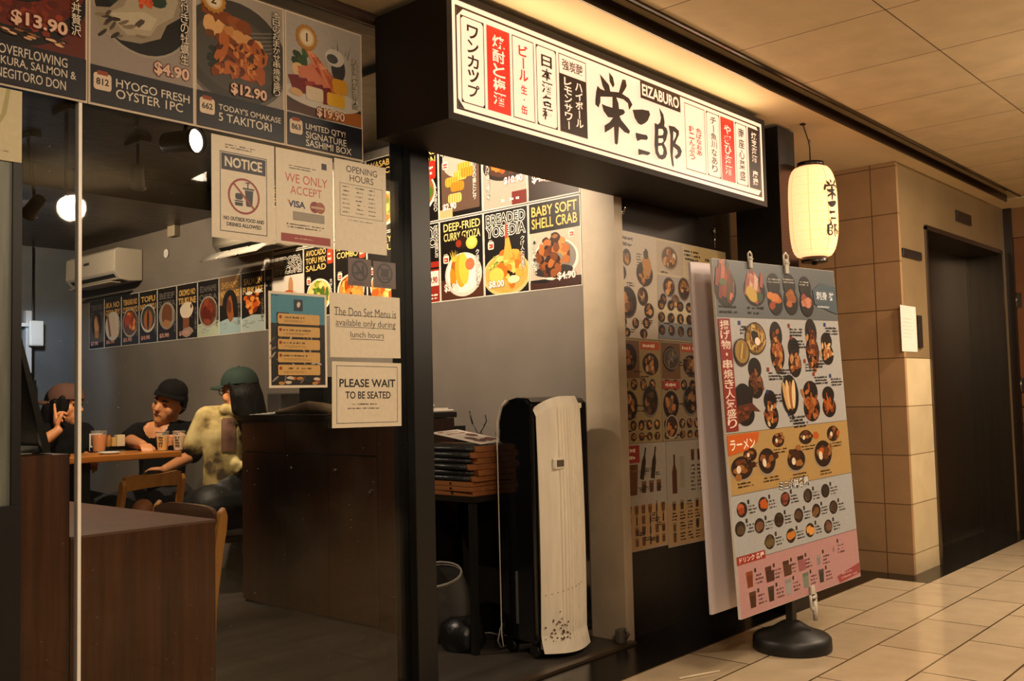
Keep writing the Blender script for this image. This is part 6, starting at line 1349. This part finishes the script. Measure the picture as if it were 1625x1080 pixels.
for sd in (-1, 1):
    c0 = hd.P(.098, .032*sd, .012); b.tube([c0+(hd.l*math.cos(2*PI*k/16)+hd.u*math.sin(2*PI*k/16))*.022 for k in range(17)], .0025, n=6); b.tube([hd.P(.097, .054*sd, .014), hd.P(.0, .086*sd, .018)], .0025, n=6)
b.tube([hd.P(.102, -.010, .014), hd.P(.102, .010, .014)], .0022, n=6)
g_ = part('glasses', b, BLACKM, gre); g_.matrix_parent_inverse = gre.matrix_basis.inverted()
for px, D2, rz, lab in ((358, 5.80, 140, 'black stool under the person in the pale jacket'), (256, 6.28, -120, 'black stool under the person in the black cap'), (98, 5.96, 0, 'black stool under the person in the brown cap')):
    c = deep(px, 700, D2); s_ = thing('stool', lab, 'stool', (c.x, c.y, .004), rad(rz)); b = MB(); b.lathe([(.17, .29), (.18, .30), (.18, .32), (.16, .33)], n=24); part('seat', b, BLACK, s_)
    for k in range(4): a = PI/4+k*PI/2; b = MB(); b.tube([(.12*math.cos(a), .12*math.sin(a), .295), (.17*math.cos(a), .17*math.sin(a), 0)], .012); part('leg', b, BLACKM, s_)

# ================================================================== WALL UNITS AND SPOTLIGHTS IN THE SHOP
ACW = mat('aircon_white', 'b8ad9c', rough=0.4)
def aircon(y0, y1, z0, z1, lab, x0=3.35, open_flap=False):
    a = thing('wall_air_conditioner', lab, 'air conditioner', (3.57, (y0+y1)/2, z0), 0, 'wall air conditioners'); o = Matrix.Translation((-3.57, -(y0+y1)/2, -z0))
    b = MB(); h = z1-z0; b.prism([(3.572, z0+.01), (3.572, z1), (x0+.03, z1), (x0+.004, z1-.02), (x0, z0+h*.28), (x0+.05, z0+.01), (x0+.12, z0)], 1, y0, y1, M=o); part('casing', b, ACW, a, bevel=.006)
    b = MB(); b.prism([(x0+.012, z0+h*.20), (x0+.055, z0+.008), (x0+.115, z0-.002), (x0+.09, z0+.03)], 1, y0+.04, y1-.06, M=o); part('vent', b, mat('black_vent', '0e0d0d', rough=0.5), a)
    if open_flap:
        for k in range(3):
            b = MB(); ya = y0+.02+k*(y1-y0)/3; b.box((-.055, 0, -.004), (.055, (y1-y0)/3-.03, .004), M=o @ Matrix.Translation((x0-.05, ya, z0-.015)) @ Matrix.Rotation(rad(-32), 4, 'Y')); part('flap', b, mat('white_flap', 'e6dfd2', rough=0.35), a)
    else:
        b = MB(); b.box((x0-.004, y0+.05, z0-.012), (x0+.075, y1-.07, z0-.006), M=o); part('flap', b, ACW, a)
    b = MB(); b.box((x0-.0015, (y0+y1)/2-.0, z0+h*.62), (x0+.002, (y0+y1)/2+.09, z0+h*.70), M=o); part('logo_plate', b, mat('dark_mark', '3a3632'), a)
aircon(6.913, 7.733, 2.035, 2.28, 'white wall air conditioner at the far end above the long poster row')
aircon(4.95, 5.62, 2.06, 2.30, 'white wall air conditioner partly hidden behind the notices', 3.38, True)
def track_spot(px, py, Y, lab, aim, glow, X=None, g=1.0):
    c = onY(px, py, Y) if X is None else onX(px, py, X)
    if aim is None: aim = c + IMG_R*.93 - AWAY*.36 - UPV*.05
    t = thing('track_spotlight', lab, 'spotlight', c, 0, 'ceiling spotlights in the shop'); d = (Vector(aim)-c).normalized(); q = d.to_track_quat('Z', 'Y').to_matrix().to_4x4()
    q = q @ Matrix.Diagonal((g, g, g, 1)); b = MB(); b.lathe([(.028, -.13), (.034, -.12), (.036, -.02), (.044, .0), (.040, .0), (.034, -.012)], n=20, M=q, cap=False); b.lathe([(.001, -.13), (.028, -.13)], n=20, M=q, cap=False); part('can', b, BLACKM, t)
    b = MB(); b.lathe([(.0005, -.012), (.035, -.010)], n=20, M=q, cap=False); part('lens', b, mat('lamp_glow_%d' % glow, 'fff2dc', emit=glow), t)
    top = 2.53 if c.y < 5.75 else 2.39
    b = MB(); b.tube([-d*.07, Vector((0, 0, .04))-d*.07, Vector((0, 0, top-c.z-.02))], .009); b.box((-.03, -.09, top-c.z-.025), (.03, .09, top-c.z)); part('mount', b, BLACKM, t)
    return c
track_spot(105, 325, 4.6, 'brightest spotlight left of the glass joint, glaring at the camera', (.6, 1.0, 1.3), 40)
track_spot(314, 223, 3.7, 'bright spotlight just left of the notice sheets', None, 25, None, 1.35)
track_spot(219, 299, 4.9, 'spotlight on a short arm between two brighter ones', (2.9, 5.6, 1.2), 16)
track_spot(44, 340, 5.2, 'spotlight near the left edge seen as two small glints', (1.8, 6.6, 1.2), 10)
track_spot(588, 88, 3.2, 'dark spotlight right of the sashimi poster', (3.4, 3.9, 1.9), 6)
for px, py, X, lab in ((264, 402, 3.57, 'white disc painted as a round glint on the dark wall right of the far air conditioner'), (424, 416, 3.57, 'white disc painted as a round glint on the wall above the right end of the long poster row')):  # white discs painted as small round reflections on the wall
    c = onX(px, py, X); b = MB(); b.lathe([(.032, 0), (.032, .004)], n=20, M=Matrix.Translation(c) @ Matrix.Rotation(-PI/2, 4, 'Y'))
    for k in range(3): b.box((-.002, -.012+.012*k, -.02), (.0, -.006+.012*k, .012), mt=None, M=Matrix.Translation(c+Vector((-.0045, 0, 0))))
    tag(b.build('round_glint_disc', mat('white_glint_disc', 'd8d2c8', rough=0.4)), lab, 'glint')
c = onX(277, 369, 3.56); b = MB(); b.box((3.53, c.y-.05, c.z-.03), (3.574, c.y+.05, c.z+.05), bev=.004); tag(b.build('junction_box', mat('beige_box', '9a8c78', rough=0.5)), 'small beige box high on the wall above the white glint disc', 'box')
# pale trunking, black pipe and white switch box in the back corner
c0 = onY(46, 500, 7.93); c1 = onY(46, 640, 7.93)
b = MB(); b.box((c0.x-.035, 7.90, .0), (c0.x+.02, 7.949, 1.87)); tag(b.build('cable_trunking', mat('white_trunking', 'c9ccd0', rough=0.4)), 'pale upright trunking on the slate wall in the far corner', 'trunking')
c2 = onY(51, 560, 7.9); b = MB(); b.tube([(c2.x, 7.89, 1.2), (c2.x, 7.89, 2.38)], .008); b.tube([(c2.x-.01, 7.89, .82), (c2.x-.01, 7.89, 1.2)], .012); b.box((c2.x-.05, 7.86, 1.22), (c2.x+.02, 7.9, 1.32), bev=.006); b.tube([(c2.x-.06, 7.88, 1.36), (c2.x-.03, 7.87, 1.38), (c2.x, 7.88, 1.36)], .008)
tag(b.build('black_pipe', BLACKM), 'thin black pipe with a valve in front of the pale trunking', 'pipe')
c3 = onY(54, 529, 7.9); b = MB(); b.box((c3.x-.05, 7.86, c3.z-.10), (c3.x+.06, 7.95, c3.z+.10), bev=.008); b.box((c3.x-.12, 7.87, c3.z+.05), (c3.x-.05, 7.90, c3.z+.08), bev=.006); b.box((c3.x-.03, 7.855, c3.z-.09), (c3.x+.04, 7.862, c3.z-.02))
tag(b.build('switch_box', mat('white_box', 'e6e6e4', rough=0.35)), 'bright white switch box on the far corner trunking', 'switch box')
